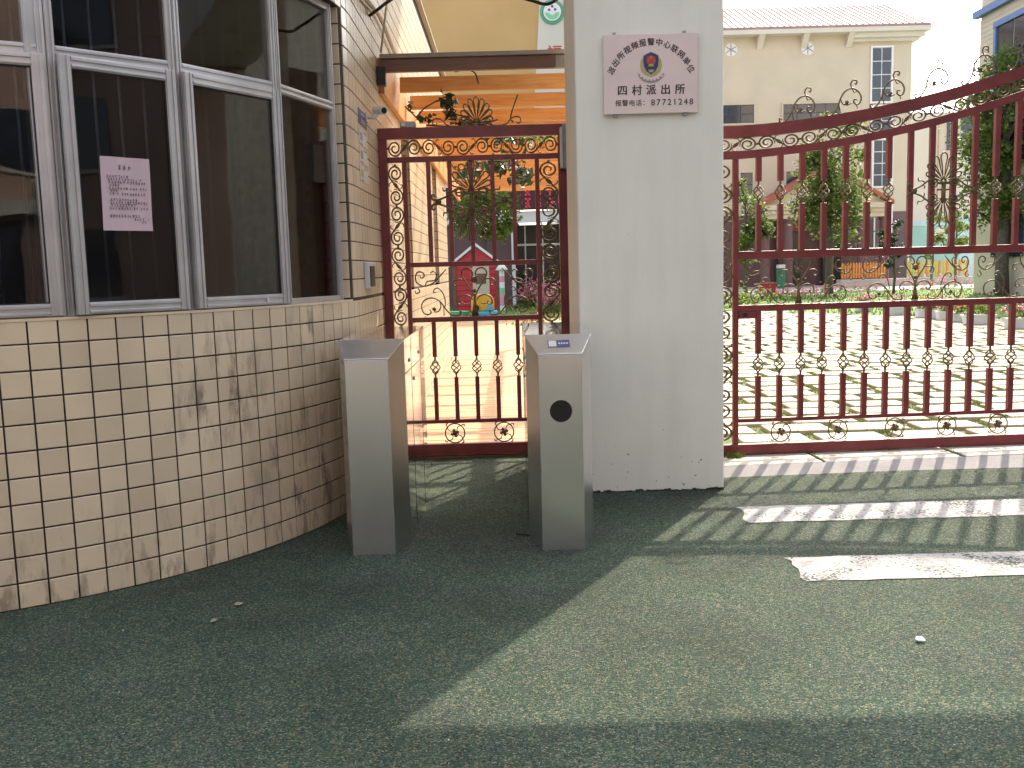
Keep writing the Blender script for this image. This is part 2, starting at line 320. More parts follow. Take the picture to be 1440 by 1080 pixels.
class MB:
    def __init__(s): s.v = []; s.f = []
    def quad(s, a, b, c, d): i = len(s.v); s.v += [tuple(a), tuple(b), tuple(c), tuple(d)]; s.f.append((i, i + 1, i + 2, i + 3)); return s
    def poly(s, P): i = len(s.v); s.v += [tuple(p) for p in P]; s.f.append(tuple(range(i, i + len(P)))); return s
    def box(s, x0, x1, y0, y1, z0, z1):
        return s.hexa([(x0, y0, z0), (x1, y0, z0), (x1, y1, z0), (x0, y1, z0)], [(x0, y0, z1), (x1, y0, z1), (x1, y1, z1), (x0, y1, z1)])
    def hexa(s, B, T):                      # bottom ring, top ring (ccw from above)
        i = len(s.v); n = len(B); s.v += [tuple(p) for p in B] + [tuple(p) for p in T]
        s.f.append(tuple(i + k for k in reversed(range(n)))); s.f.append(tuple(i + n + k for k in range(n)))
        for k in range(n): s.f.append((i + k, i + (k + 1) % n, i + n + (k + 1) % n, i + n + k))
        return s
    def prism(s, P, d):                     # polygon P extruded by vector d
        d = Vector(d); return s.hexa([Vector(p) for p in P], [Vector(p) + d for p in P])
    def tube(s, P, r, n=6, cap=True, closed=False):
        P = [Vector(p) for p in P]; L = len(P); i0 = len(s.v)
        if not hasattr(r, '__len__'): r = [r] * L
        nrm = None
        for k in range(L):
            a = P[k - 1] if k or closed else P[0]; b = P[(k + 1) % L] if k < L - 1 or closed else P[-1]
            t = (b - a); t = t.normalized() if t.length > 1e-9 else Vector((0, 0, 1))
            if nrm is None: nrm = t.orthogonal().normalized()
            nrm = (nrm - t * nrm.dot(t)); nrm = nrm.normalized() if nrm.length > 1e-6 else t.orthogonal().normalized()
            bi = t.cross(nrm)
            for j in range(n):
                a_ = 2 * math.pi * j / n; s.v.append(tuple(P[k] + (nrm * math.cos(a_) + bi * math.sin(a_)) * r[k]))
        for k in range(L if closed else L - 1):
            q = (k + 1) % L
            for j in range(n): s.f.append((i0 + k * n + j, i0 + k * n + (j + 1) % n, i0 + q * n + (j + 1) % n, i0 + q * n + j))
        if cap and not closed:
            s.f.append(tuple(i0 + j for j in reversed(range(n)))); s.f.append(tuple(i0 + (L - 1) * n + j for j in range(n)))
        return s
    def cyl(s, a, b, r, n=16): return s.tube([a, b], r, n)
    def lathe(s, prof, c=(0, 0, 0), n=16):
        i0 = len(s.v); c = Vector(c)
        for r, z in prof:
            for j in range(n): a = 2 * math.pi * j / n; s.v.append((c.x + r * math.cos(a), c.y + r * math.sin(a), c.z + z))
        for k in range(len(prof) - 1):
            for j in range(n): s.f.append((i0 + k * n + j, i0 + k * n + (j + 1) % n, i0 + (k + 1) * n + (j + 1) % n, i0 + (k + 1) * n + j))
        s.f.append(tuple(i0 + j for j in reversed(range(n)))); s.f.append(tuple(i0 + (len(prof) - 1) * n + j for j in range(n)))
        return s
    def mesh(s, name, smooth=False):
        me = bpy.data.meshes.new(name); me.from_pydata(s.v, [], s.f); me.update()
        if smooth:
            me.polygons.foreach_set('use_smooth', [True] * len(me.polygons))
        return me
    def build(s, name, m, parent=None, local=False, smooth=False, bevel=0):
        o = link(name, s.mesh(name, smooth), m, parent, local)
        if bevel:
            b = o.modifiers.new('bevel', 'BEVEL'); b.width = bevel; b.segments = 2; b.limit_method = 'ANGLE'; b.angle_limit = R_(35)
        return o
def box(name, m, x0, x1, y0, y1, z0, z1, parent=None, bevel=0, local=False):
    return MB().box(x0, x1, y0, y1, z0, z1).build(name, m, parent, local, bevel=bevel)
def copy_tree(o, parent=None):
    c = o.copy(); COL.objects.link(c); c.parent = parent
    for ch in list(o.children): copy_tree(ch, c)
    return c
_fontcache = {}
def text_mesh(s, size=1.0, bold=0.0):
    cu = bpy.data.curves.new('lettering', 'FONT'); cu.body = s; cu.size = size; cu.align_x = 'CENTER'; cu.align_y = 'CENTER';  cu.resolution_u = 3
    o = bpy.data.objects.new('lettering', cu); COL.objects.link(o)
    dg = bpy.context.evaluated_depsgraph_get(); dg.update()
    me = bpy.data.meshes.new_from_object(o.evaluated_get(dg))
    bpy.data.objects.remove(o); bpy.data.curves.remove(cu)
    return me
def text_at(name, s, m, c, ex, ez, size, parent, bold=0, rot=0):      # lettering on a plane with axes ex (right) and ez (up)
    me = text_mesh(s, size, bold); ex = Vector(ex).normalized(); ez = Vector(ez).normalized(); c = Vector(c)
    cr, sr = math.cos(rot), math.sin(rot)
    for v in me.vertices:
        x, y = v.co.x * cr - v.co.y * sr, v.co.x * sr + v.co.y * cr
        v.co = c + ex * x + ez * y
    me.materials.clear()
    if bold:                                          # a second set of strokes slightly aside makes the lettering bold
        nv = len(me.vertices); vs = [v.co.copy() for v in me.vertices]; fs = [tuple(p.vertices) for p in me.polygons]
        back = ex.cross(ez).normalized()
        sh = [(0, 0, 0), (bold, 0, 1), (bold * .5, bold * .6, 2)]
        av, af = [], []
        for dx, dz, q in sh:
            b0 = len(av); av += [tuple(v + ex * (dx - bold / 2) + ez * dz + back * (.00012 * q)) for v in vs]; af += [tuple(b0 + i for i in f) for f in fs]
        bpy.data.meshes.remove(me); me = bpy.data.meshes.new(name); me.from_pydata(av, [], af)
    return link(name, me, m, parent)
def marks(rows, c, ex, ez, m, name, parent, hh):                       # illegible small print: rows of (x0, x1, y)
    mb = MB(); ex, ez, c = Vector(ex).normalized(), Vector(ez).normalized(), Vector(c)
    rr = random.Random(3)
    for x0, x1, y in rows:
        x = x0
        while x < x1 - hh * .5:
            wd = hh * rr.uniform(.5, .9)
            for k in range(3):
                if rr.random() < .75:
                    yy = y + hh * (k * .33 - .42) + rr.uniform(-.04, .04) * hh
                    a = x + rr.uniform(0, .2) * wd; b = x + wd * rr.uniform(.7, 1)
                    mb.quad(c + ex * a + ez * yy, c + ex * b + ez * yy, c + ex * b + ez * (yy + hh * .17), c + ex * a + ez * (yy + hh * .17))
            xm = x + wd * rr.uniform(.3, .6); mb.quad(c + ex * xm + ez * (y - hh * .45), c + ex * (xm + hh * .13) + ez * (y - hh * .45), c + ex * (xm + hh * .13) + ez * (y + hh * .42), c + ex * xm + ez * (y + hh * .42))
            x += hh * 1.02
            if rr.random() < .08: x += hh * .6
    return mb.build(name, m, parent)
def disc(c, ex, ez, r, n=28, rz=None):
    ex, ez, c = Vector(ex).normalized(), Vector(ez).normalized(), Vector(c)
    return [c + ex * (r * math.cos(2 * math.pi * k / n)) + ez * ((rz or r) * math.sin(2 * math.pi * k / n)) for k in range(n)]

# ================================================================== THE SETTING
def sheet(name, m, P, z):
    o = MB().poly([(x, y, z) for x, y in P]).build(name, m); tag(o, kind='structure'); return o
tag(sheet('ground', 'earth', [(-600, -600), (600, -600), (600, 900), (-600, 900)], -.02), 'grey ground reaching away beyond the school yard', 'ground')
tag(sheet('road', 'asphalt', [(-60, -14), (60, -14), (60, -3), (-60, -3)], -.012), 'grey asphalt road across the front of the gate', 'road')
tag(sheet('entrance_pavement', 'ground', [(-8, -4), (9, -4), (9, 6.3), (.6, 6.3), (.6, 7.14), (-1.2, 7.14), (-1.2, 6.3), (-8, 6.3)], 0), 'coarse green pavement in front of the gate', 'pavement')

# two worn white stripes
def stripe(y0, y1, x0, x1, lab, seed):
    rr = random.Random(seed); n = 70; top, bot = [], []
    for k in range(n + 1):
        x = x0 + (x1 - x0) * k / n
        top.append((x, y1 + rr.uniform(-.007, .007), .004)); bot.append((x + .0, y0 + rr.uniform(-.008, .008), .004))
    end = []
    for k in range(1, 6):
        t = k / 6; end.append((x0 + .03 * math.sin(t * 3.1) * rr.uniform(.3, 1.4) - .01 + .05 * (.5 - t), y1 + (y0 - y1) * t, .004))
    o = MB().poly(bot + list(reversed(top)) + end).build('road_stripe', 'paint')
    tag(o, lab, 'road marking', kind='structure')
stripe(5.09, 5.44, 1.27, 7.5, 'worn white painted stripe on the green pavement, the one beside the kerb', 4)
stripe(4.10, 4.45, 1.27, 7.5, 'worn white painted stripe on the green pavement, the one farther from the kerb', 9)

# ------------------------------------------------------------------ threshold below the big gate
YAW = R_(3.2)
th = empty('gate_threshold', (1.42, 6.2, 0), YAW); tag(th, 'pale stone threshold with sloped kerb under the maroon gate', 'threshold', kind='structure')
MB().prism([(-.14, 0, -.01), (-.14, .2, .045), (-.14, .2, -.01)], (6.0, 0, 0)).build('kerb', 'kerb', th, True, bevel=.008)
x = -.14
for wdt in (.86, .98, .95, .97, .96, 1.28):
    MB().box(x + .01, x + wdt - .018, .2, .58, -.01, .047 + random.uniform(-.004, .004)).build('slab', 'slab', th, True, bevel=.006); x += wdt

# ------------------------------------------------------------------ school yard
yard = tag(sheet('yard_ground', 'grass_soil', [(1.4, 6.6), (45, 6.6), (45, 50), (-8, 50), (-8, 26), (1.4, 26)], .004), 'thin grass and soil between the yard paving', 'ground')
LAWN0, LAWN1 = Vector((6.2, 29.5)), Vector((13.2, 17.0))      # edge between the paving and the lawn
def lawn_edge(x): t = (x - LAWN0.x) / (LAWN1.x - LAWN0.x); return LAWN0.y + (LAWN1.y - LAWN0.y) * t
pav = empty('yard_paving', (5, 7, 0)); tag(pav, 'rows of pale granite pavers with grass joints behind the gate', 'paving', kind='structure')
paver_me = []
for k in range(5):
    rr = random.Random(k); a, b = .262 + rr.uniform(-.014, .006), .168 + rr.uniform(-.012, .004)
    mb = MB(); B = [(-a, -b, 0), (a, -b + rr.uniform(-.006, .006), 0), (a, b, 0), (-a, b + rr.uniform(-.006, .006), 0)]
    T1 = [(p[0], p[1], .03) for p in B]; T2 = [(p[0] * .975, p[1] * .965, .036) for p in B]
    mb.hexa(B, T1); mb.f.pop(1); i = len(mb.v); mb.v += T2; mb.f.append((i, i + 1, i + 2, i + 3))
    for q in range(4): mb.f.append((4 + q, 4 + (q + 1) % 4, i + (q + 1) % 4, i + q))
    me = mb.mesh('paver'); me.materials.append(M['paver']); paver_me.append(me)
spots = []
row = 0; y = 7.02
while y < 30:
    off = random.uniform(0, .62)
    x = math.floor((.2 * y - 1.0) / .62) * .62 + off
    while x < .56 * y + 1.6:
        if x > 1.72 and y < lawn_edge(x) - .2: spots.append((x, y, random.uniform(-.012, .012), random.choice(paver_me), random.uniform(-.006, .004)))
        x += .62
    y += .43; row += 1
far = MB()
for i, (x, y, a, me, dz) in enumerate(spots):
    if i < 300:
        o = link('paver', me, None, pav, True); o.location = (x - 5, y - 7, dz + .002); o.rotation_euler = (0, 0, a)
    else:
        b0 = len(far.v); far.v += [(v.co.x + x, v.co.y + y, v.co.z + dz + .002) for v in me.vertices]; far.f += [tuple(b0 + q for q in p.vertices) for p in me.polygons]
o = far.build('paver_field', 'paver', pav); tag(o, kind='stuff')
# grass blades in the joints
mb = MB(); rr = random.Random(5)
def blade(mb, x, y, h, z0=0):
    a = rr.uniform(0, 6.28); w_ = rr.uniform(.003, .006); lx, ly = rr.uniform(-.5, .5) * h, rr.uniform(-.5, .5) * h
    i = len(mb.v); mb.v += [(x - math.cos(a) * w_, y - math.sin(a) * w_, z0), (x + math.cos(a) * w_, y + math.sin(a) * w_, z0), (x + lx, y + ly, z0 + h)]; mb.f.append((i, i + 1, i + 2))
import mathutils
def dens(x, y): return mathutils.noise.noise(Vector((x * 2.3, y * 2.3, 0)))
cnt = 0
for i, (x, y, a, me, dz) in enumerate(spots[:330]):
    for k in range(75):
        if rr.random() < .65: px, py = x + rr.uniform(-.3, .3), y + rr.choice((-.215, .215)) + rr.uniform(-.045, .045)
        else: px, py = x + rr.choice((-.31, .31)) + rr.uniform(-.025, .025), y + rr.uniform(-.2, .2)
        if dens(px, py) > -.15: blade(mb, px, py, rr.uniform(.04, .075))
for k in range(2600):                       # tufts along the foot of the gate and in the slab joints
    u = rr.uniform(.0, 3.6); px = 1.46 + u; py = 6.76 + u * math.tan(YAW) + rr.uniform(-.03, .05)
    if dens(px * 1.4, 3) > .02: blade(mb, px, py, rr.uniform(.025, .055), .03)
for sx in (.72, 1.70, 2.66):
    for k in range(140):
        v = rr.uniform(.25, .58); blade(mb, 1.42 + (sx - .004) - v * math.sin(YAW) + rr.uniform(-.012, .012) + rr.uniform(0, .05) * (v > .45), 6.2 + v + sx * math.sin(YAW), rr.uniform(.02, .045), .02)
for k in range(160): blade(mb, 1.56 + rr.gauss(0, .03), 6.66 + rr.gauss(0, .02), rr.uniform(.02, .05), .045)
tag(mb.build('joint_grass', 'blade'), 'tufts of grass growing in the paving joints', 'grass', kind='stuff')
# lawn
lw = MB().poly([(x, y, .03) for x, y in ((-2.7, 26.5), (5.6, 26.5), (6.2, 29.5), (13.2, 17), (40, 17), (40, 43), (-6, 43), (-6, 15.1), (-2.75, 15.1), (-2.75, 26.4))]).build('lawn', 'lawn'); tag(lw, 'green lawn with trees beyond the yard paving', 'lawn', kind='structure')
mb = MB()
for k in range(16000):
    x = rr.uniform(-4, 24); y = rr.uniform(17, 42)
    if (x > 5.2 and y < lawn_edge(x) + .1) or (x <= 5.2 and y < 26.7): continue
    h = rr.uniform(.05, .11); a = rr.uniform(0, 6.28); w_ = .02
    i = len(mb.v); mb.v += [(x - math.cos(a) * w_, y - math.sin(a) * w_, .03), (x + math.cos(a) * w_, y + math.sin(a) * w_, .03), (x + rr.uniform(-.05, .05), y + rr.uniform(-.05, .05), .03 + h)]; mb.f.append((i, i + 1, i + 2))
tag(mb.build('lawn_blades', 'blade'), 'blades of grass standing over the lawn', 'grass', kind='stuff')
tag(box('school_forecourt', 'concrete', 2, 45, 43, 60, -.02, .06), 'pale concrete forecourt along the school building', 'pavement', kind='structure')

# ------------------------------------------------------------------ deck behind the small gate
deck = empty('timber_deck', (.2, 7.2, 0)); tag(deck, 'timber deck of cross planks leading in from the small gate', 'deck', kind='structure')
pme = MB().box(-1.13, 1.13, -.0625, .0625, 0, .03).mesh('plank'); pme.materials.append(M['deck'])
pme2 = MB().box(-2.8, 1.13, -.0625, .0625, 0, .03).mesh('plank'); pme2.materials.append(M['deck'])
for k in range(140):
    o = link('plank', pme if k < 59 else pme2, None, deck, True); o.location = (.0, .12 + k * .135, .02 + random.uniform(-.001, .001)); o.rotation_euler = (0, 0, random.uniform(-.001, .001))
box('joist_bed', 'wood_dark', -.92, 1.32, 7.16, 26.2, -.01, .012, deck)

# ================================================================== GUARDHOUSE with the curved tiled wall
CX, CY, RW = -3.36, 6.118, 2.427
gh = empty('guardhouse', (-2.2, 6.2, 0), 0, 'cream tiled guardhouse with a curved wall and aluminium windows', 'guardhouse')
def arc(deg, r): a = R_(deg); return Vector((CX + r * math.cos(a), CY + r * math.sin(a), 0))
def curved(mb, a0, a1, r0, r1, z0, z1, n=None):
    n = n or max(2, int(abs(a1 - a0) / 2.5))
    for k in range(n):
        p, q = a0 + (a1 - a0) * k / n, a0 + (a1 - a0) * (k + 1) / n
        A, B, C, D = arc(p, r1), arc(q, r1), arc(q, r0), arc(p, r0)
        mb.hexa([(*A.xy, z0), (*B.xy, z0), (*C.xy, z0), (*D.xy, z0)], [(*A.xy, z1), (*B.xy, z1), (*C.xy, z1), (*D.xy, z1)])
    return mb
WX = CX + RW                                     # the straight passage wall
GB = .006                                        # grout lies this far behind the tile faces
ZS, ZT, ZTOP = 1.243, 2.95, 4.34
mb = curved(MB(), -100, 0, RW - .22, RW - GB, -.02, ZS - .006)
mb.box(WX - .22, WX - GB, CY, 15, -.02, ZS - .006)
mb.build('wall', 'grout', gh)
mb = curved(MB(), -100, -7.0, RW - .22, RW - GB, ZT, ZTOP)
curved(mb, -7.0, 0, RW - .22, RW - GB, ZS - .006, ZTOP)
mb.box(WX - .22, WX - GB, CY, 8.8, ZS - .006, ZTOP)
for a, b in ((9.5, 12.2), (13.0, 15)): mb.box(WX - .22, WX - GB, a, b, ZS - .006, ZT)
mb.box(WX - .22, WX - GB, 8.8, 15, ZT, ZTOP)
mb.build('upper_wall', 'grout', gh)
# tiles: one mesh for all, 300 as parts, the rest joined
PW, PH = .1205, .1143
def tile_mesh(wd, hd, nm='tile'):
    e = .003; t = .0065; wd /= 2; hd /= 2; mb = MB()
    o = [(-wd, 0, -hd), (wd, 0, -hd), (wd, 0, hd), (-wd, 0, hd)]; m_ = [(p[0], -t + .0016, p[2]) for p in o]
    q = [(p[0] * (1 - e / wd), -t, p[2] * (1 - e / hd)) for p in o]
    mb.v = o + m_ + q
    for k in range(4):
        j = (k + 1) % 4; mb.f += [(k, j, 4 + j, 4 + k), (4 + k, 4 + j, 8 + j, 8 + k)]
    mb.f.append((8, 9, 10, 11)); return mb.mesh(nm)
T_MAIN = tile_mesh(PW - .008, PH - .0075); T_MAIN.materials.append(M['tile'])
T_BROWN = tile_mesh(PW - .008, PH - .0075); T_BROWN.materials.append(M['tile2'])
T_TOP = tile_mesh(PW - .008, .094); T_TOP.materials.append(M['tile'])
stuff_t = MB(); n_tile = [0]
trr = random.Random(11)
def put_tile(p, nrm, me, part, wscale=1, hscale=1, jitter=True):
    rz = math.atan2(nrm.y, nrm.x) + math.pi / 2
    rz += trr.gauss(0, .004) if jitter else 0; tx = trr.gauss(0, .004) if jitter else 0
    if part and n_tile[0] < 330:
        n_tile[0] += 1
        o = link('tile', me, None, gh); o.location = p; o.rotation_euler = (tx, 0, rz); o.scale = (wscale, 1, hscale)
    else:
        mtx = Matrix.LocRotScale(Vector(p), mathutils.Euler((tx, 0, rz)), Vector((wscale, 1, hscale)))
        b0 = len(stuff_t.v); stuff_t.v += [tuple(mtx @ v.co) for v in me.vertices]; stuff_t.f += [tuple(b0 + q for q in f.vertices) for f in me.polygons]
ZJ = [1.143 - k * PH for k in range(11)]
A_J0 = -63.0; DA = math.degrees(PW / RW)
def ring(deg): a = R_(deg); return Vector((math.cos(a), math.sin(a), 0))
# lower wall, visible columns first
cols = []
a = A_J0 - DA * 3
while a + DA / 2 < 0: cols.append(a + DA / 2); a += DA
y_straight0 = CY + (a * R_(1) * RW)
for ang in cols:
    nr = ring(ang); base = arc(ang, RW - GB)
    vis = ang > -64.5 and ang < -8
    for k in range(10):
        put_tile((base.x, base.y, (ZJ[k] + ZJ[k + 1]) / 2), nr, T_MAIN, vis)
    put_tile((base.x, base.y, 1.193), nr, T_TOP, vis)
# pier right of the windows (curved end and straight wall up to the gate)
def zrow(k): return 1.143 + PH * (k + .5)
NR = int((ZTOP - 1.143) / PH)
pier_cols = [a_ for a_ in cols if a_ > -7.0]
for k in range(0, NR):
    for ang in pier_cols:
        if k == 0: continue
        nr = ring(ang); base = arc(ang, RW - GB); put_tile((base.x, base.y, zrow(k)), nr, T_MAIN, k < 18)
y = CY + R_(cols[-1] + DA / 2) * RW + PW / 2
NX = Vector((1, 0, 0))
while y < 15 - PW / 2:
    for k in range(10): put_tile((WX - GB, y, (ZJ[k] + ZJ[k + 1]) / 2), NX, T_MAIN, False)
    put_tile((WX - GB, y, 1.193), NX, T_TOP, False)
    for k in range(1, NR):
        z = zrow(k)
        opening = (8.8 < y < 9.5 or 12.2 < y < 13) and z < ZT
        if not opening: put_tile((WX - GB, y, z), NX, T_MAIN, y < 7.2 and k < 18)
    y += PW
# jamb of the window opening beside the pier, and the brown jambs along the passage
jn = Vector((math.sin(R_(-7)), -math.cos(R_(-7)), 0))
for k in range(1, 16):
    c = arc(-7.0, RW - .075); put_tile((c.x, c.y, zrow(k)), jn, T_MAIN, True, 1.15)
for yy in (9.5, 13.0):
    for k in range(1, 15):
        mb2 = Vector((0, -1, 0)); put_tile((WX - .075, yy, zrow(k)), mb2, T_BROWN, True, 1.15)
# lintel row over the curved window
for ang in cols:
    if ang < -7.2:
        nr = ring(ang); base = arc(ang, RW - GB)
        for k in range(6): put_tile((base.x, base.y, ZT + PH * (k + .5)), nr, T_MAIN, False)
o = stuff_t.build('tile_field', 'tile', gh); tag(o, kind='stuff')
# sill ledge
mb = curved(MB(), -100, -6.9, RW - .2, RW + .004, ZS - .004, ZS + .008); mb.build('sill', 'tile', gh)

# windows: flat facets of the curve
RV = RW - .045
def facet(a0, a1):
    P, Q = arc(a0, RV), arc(a1, RV); ex = (Q - P).normalized(); nn = Vector((ex.y, -ex.x, 0)); return P, Q, ex, nn
def bar_on(mb, P, ex, nn, u0, u1, z0, z1, d0, d1):       # box on a facet: u along, d outward
    c = [P + ex * u0 + nn * d1, P + ex * u1 + nn * d1, P + ex * u1 + nn * d0, P + ex * u0 + nn * d0]
    return mb.hexa([(p.x, p.y, z0) for p in c], [(p.x, p.y, z1) for p in c])
def grooved(mb, P, ex, nn, u0, u1, z0, z1, d0, d1, vert):  # an extruded profile: a wide flat with two raised beads
    bar_on(mb, P, ex, nn, u0, u1, z0, z1, d0, d1)
    if vert:
        w_ = u1 - u0
        for f0, f1 in ((.06, .2), (.62, .9)): bar_on(mb, P, ex, nn, u0 + w_ * f0, u0 + w_ * f1, z0, z1, d1, d1 + .006)
    else:
        h_ = z1 - z0
        for f0, f1 in ((.1, .3), (.62, .9)): bar_on(mb, P, ex, nn, u0, u1, z0 + h_ * f0, z0 + h_ * f1, d1, d1 + .006)
WIN = [(-82, -67.6), (-67.6, -53.3), (-53.3, -39.7), (-39.7, -24.3), (-24.3, -8.6)]
paneB = None
for i, (a0, a1) in enumerate(WIN):
    P, Q, ex, nn = facet(a0, a1); L = (Q - P).length
    mb = MB(); zb = ZS + .009; zm = 2.35
    grooved(mb, P, ex, nn, 0, .035, zb, ZT, -.04, .012, True)
    grooved(mb, P, ex, nn, L - .035, L, zb, ZT, -.04, .012, True)
    bar_on(mb, P, ex, nn, .035, L - .035, zb, zb + .028, -.04, .012)
    grooved(mb, P, ex, nn, .035, L - .035, zm, zm + .05, -.04, .012, False)
    bar_on(mb, P, ex, nn, .035, L - .035, ZT - .04, ZT, -.04, .012)
    if i == 2:                                           # wide dark grooved post between the second and third window
        grooved(mb, P, ex, nn, -.085, -.005, zb, ZT, -.05, .004, True)
    wf = mb.build('window_frame', 'alu', gh, bevel=.002)
    p2 = MB(); bar_on(p2, P, ex, nn, .035, L - .035, zm + .05, ZT - .04, -.012, -.006); p2.build('upper_pane', 'glass', wf)
    # opening sash in the lower part (the last one is a fixed light)
    if i < 4:
        op = (0, R_(1.5), R_(4.2), R_(1.2))[i]           # the third sash stands ajar
        u0, u1 = .012, L - .012
        if i == 2: u0 = .02
        H0 = P + ex * u1 + nn * .014                     # hinged on its far side
        ex2 = Matrix.Rotation(op, 3, 'Z') @ ex; nn2 = Vector((ex2.y, -ex2.x, 0)); W2 = u1 - u0
        P2 = H0 - ex2 * W2
        mb = MB(); f = .052; z0, z1 = zb + .006, zm + .004
        grooved(mb, P2, ex2, nn2, 0, f, z0, z1, 0, .022, True); grooved(mb, P2, ex2, nn2, W2 - f, W2, z0, z1, 0, .022, True)
        grooved(mb, P2, ex2, nn2, f, W2 - f, z0, z0 + f, 0, .0215, False); grooved(mb, P2, ex2, nn2, f, W2 - f, z1 - f, z1, 0, .0215, False)
        sa = mb.build('sash', 'alu', wf, bevel=.0015)
        g = MB(); bar_on(g, P2, ex2, nn2, f, W2 - f, z0 + f, z1 - f, .006, .011); g.build('lower_pane', 'glass', wf)
        g = MB()
        for (ua, ub, za, zc) in ((f, f + .006, z0 + f, z1 - f), (W2 - f - .006, W2 - f, z0 + f, z1 - f), (f + .006, W2 - f - .006, z0 + f, z0 + f + .006), (f + .006, W2 - f - .006, z1 - f - .006, z1 - f)):
            bar_on(g, P2, ex2, nn2, ua, ub, za, zc, .0115, .016)
        g.build('gasket', 'dark_rubber', wf)
        if i == 2: paneB = (P2, ex2, nn2)
        if i == 3:
            g = MB(); bar_on(g, P2, ex2, nn2, W2 * .72, W2 * .745, z0 + .012, z0 + .034, .0285, .031); g.build('sticker', 'whitelabel', wf)
    else:
        g = MB(); bar_on(g, P, ex, nn, .035, L - .035, zb + .028, zm, -.012, -.006); g.build('lower_pane', 'glass', wf)
    # security bars standing behind the glass
    for k in range(1, 5):
        b_ = MB(); u = L * k / 5; b_.cyl(P + ex * u - nn * .09 + Vector((0, 0, ZS)), P + ex * u - nn * .09 + Vector((0, 0, ZT)), .007, 8); b_.build('security_bar', 'galv', wf, smooth=True)
# inside of the room
rf = [arc(-98 + 4 * k, RW - .24).xy for k in range(25)] + [Vector((WX - .24, 7.6)), Vector((-6.0, 7.6)), Vector((-6.0, 3.9))]
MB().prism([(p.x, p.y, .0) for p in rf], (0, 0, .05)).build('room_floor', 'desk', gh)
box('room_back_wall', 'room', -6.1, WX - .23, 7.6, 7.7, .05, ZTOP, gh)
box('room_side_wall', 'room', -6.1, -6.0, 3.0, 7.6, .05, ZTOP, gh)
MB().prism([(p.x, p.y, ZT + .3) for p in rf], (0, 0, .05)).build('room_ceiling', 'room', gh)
box('passage_glass', 'glassdark', WX - .2, WX - .17, 8.8, 13, ZS, ZT, gh)
for yy in (9.1, 12.6): box('passage_mullion', 'alu', WX - .17, WX - .14, yy - .03, yy + .03, ZS, ZT, gh)
roofp = [arc(-100 + 4 * k, RW + .05).xy for k in range(26)] + [Vector((WX + .05, 15)), Vector((-8, 15)), Vector((-8, 3.2))]
MB().prism([(p.x, p.y, ZTOP + .002) for p in roofp], (0, 0, .018)).build('roof', 'concrete', gh)
# things in the room
dk = empty('desk', (-2.9, 6.2, .05), 0, 'plain office desk inside the guardhouse behind the windows', 'desk')
box('desk_top', 'desk', -3.8, -1.9, 6.1, 6.75, .75, .79, dk); box('desk_panel', 'desk', -3.7, -2.0, 6.68, 6.72, .052, .749, dk)
for xx in (-3.75, -1.99): box('leg', 'desk', xx, xx + .05, 6.15, 6.65, .052, .749, dk)
mo = empty('monitor', (-2.3, 6.35, .79), 0, 'dark computer monitor standing on the guardhouse desk', 'monitor')
box('screen', 'black', -2.55, -2.05, 6.38, 6.42, .88, 1.2, mo, .004); box('stand', 'black', -2.33, -2.27, 6.42, 6.45, .8, .95, mo); box('base', 'black', -2.42, -2.18, 6.35, 6.52, .791, .805, mo)
ct = MB()
n = 26
for k in range(n):
    x0 = -1.62 + k * .018; x1 = x0 + .018; y0 = 5.88 + .02 * math.sin(k * 1.5) - (x0 + 1.62) * .1; y1 = 5.88 + .02 * math.sin((k + 1) * 1.5) - (x1 + 1.62) * .1
    ct.quad((x0, y0, 1.2), (x1, y1, 1.2), (x1, y1, 2.75), (x0, y0, 2.75))
cu = ct.build('curtain', 'curtain', None, smooth=True); tag(cu, 'grey patterned curtain hanging inside beside the tiled pier', 'curtain')
sm = cu.modifiers.new('thickness', 'SOLIDIFY'); sm.thickness = .004

# pink notice taped on the ajar sash
P2, ex2, nn2 = paneB
def on_pane(px, py, off):
    d = ray(px, py); t = ((P2 + nn2 * off) - EYE).dot(nn2) / d.dot(nn2); return EYE + d * t
q = [on_pane(*p, .0125) for p in ((145, 324), (215, 325), (209, 224), (140, 219))]
nz = empty('paper_notice', (q[0].x, q[0].y, q[0].z), 0, 'pink paper notice with printed text taped inside the ajar window', 'notice')
mb = MB(); n = 6
def bil(u, v): a = q[0].lerp(q[1], u); b = q[3].lerp(q[2], u); return a.lerp(b, v)
gr = [[bil(i / n, j / n) + nn2 * (.002 * math.sin(i * 1.7 + j * .9) + .0015 * (j == 0) + .002) for i in range(n + 1)] for j in range(n + 1)]
for j in range(n):
    for i in range(n): mb.quad(gr[j][i], gr[j][i + 1], gr[j + 1][i + 1], gr[j + 1][i])
mb.build('sheet', 'paper', nz, smooth=True)
ux = (q[1] - q[0]); uz = (q[3] - q[0]); wl, hl = ux.length, uz.length
rows = [(.34 * wl, .60 * wl, .86 * hl)]
for a, b, yv in ((.1, .55, .735), (.12, .8, .695), (.14, .9, .655), (.15, .35, .618), (.14, .93, .575), (.16, .32, .54), (.15, .9, .5), (.16, .7, .42), (.15, .92, .38), (.17, .68, .345), (.14, .92, .305), (.14, .72, .2), (.62, .93, .155), (.77, .88, .12)):
    rows.append((a * wl, b * wl, yv * hl))
marks(rows[:1], q[0] + nn2 * .0062, ux, uz, 'ink', 'title_print', nz, .021)
tag(marks(rows[1:], q[0] + nn2 * .0062, ux, uz, 'ink', 'body_print', nz, .0125), kind='stuff')

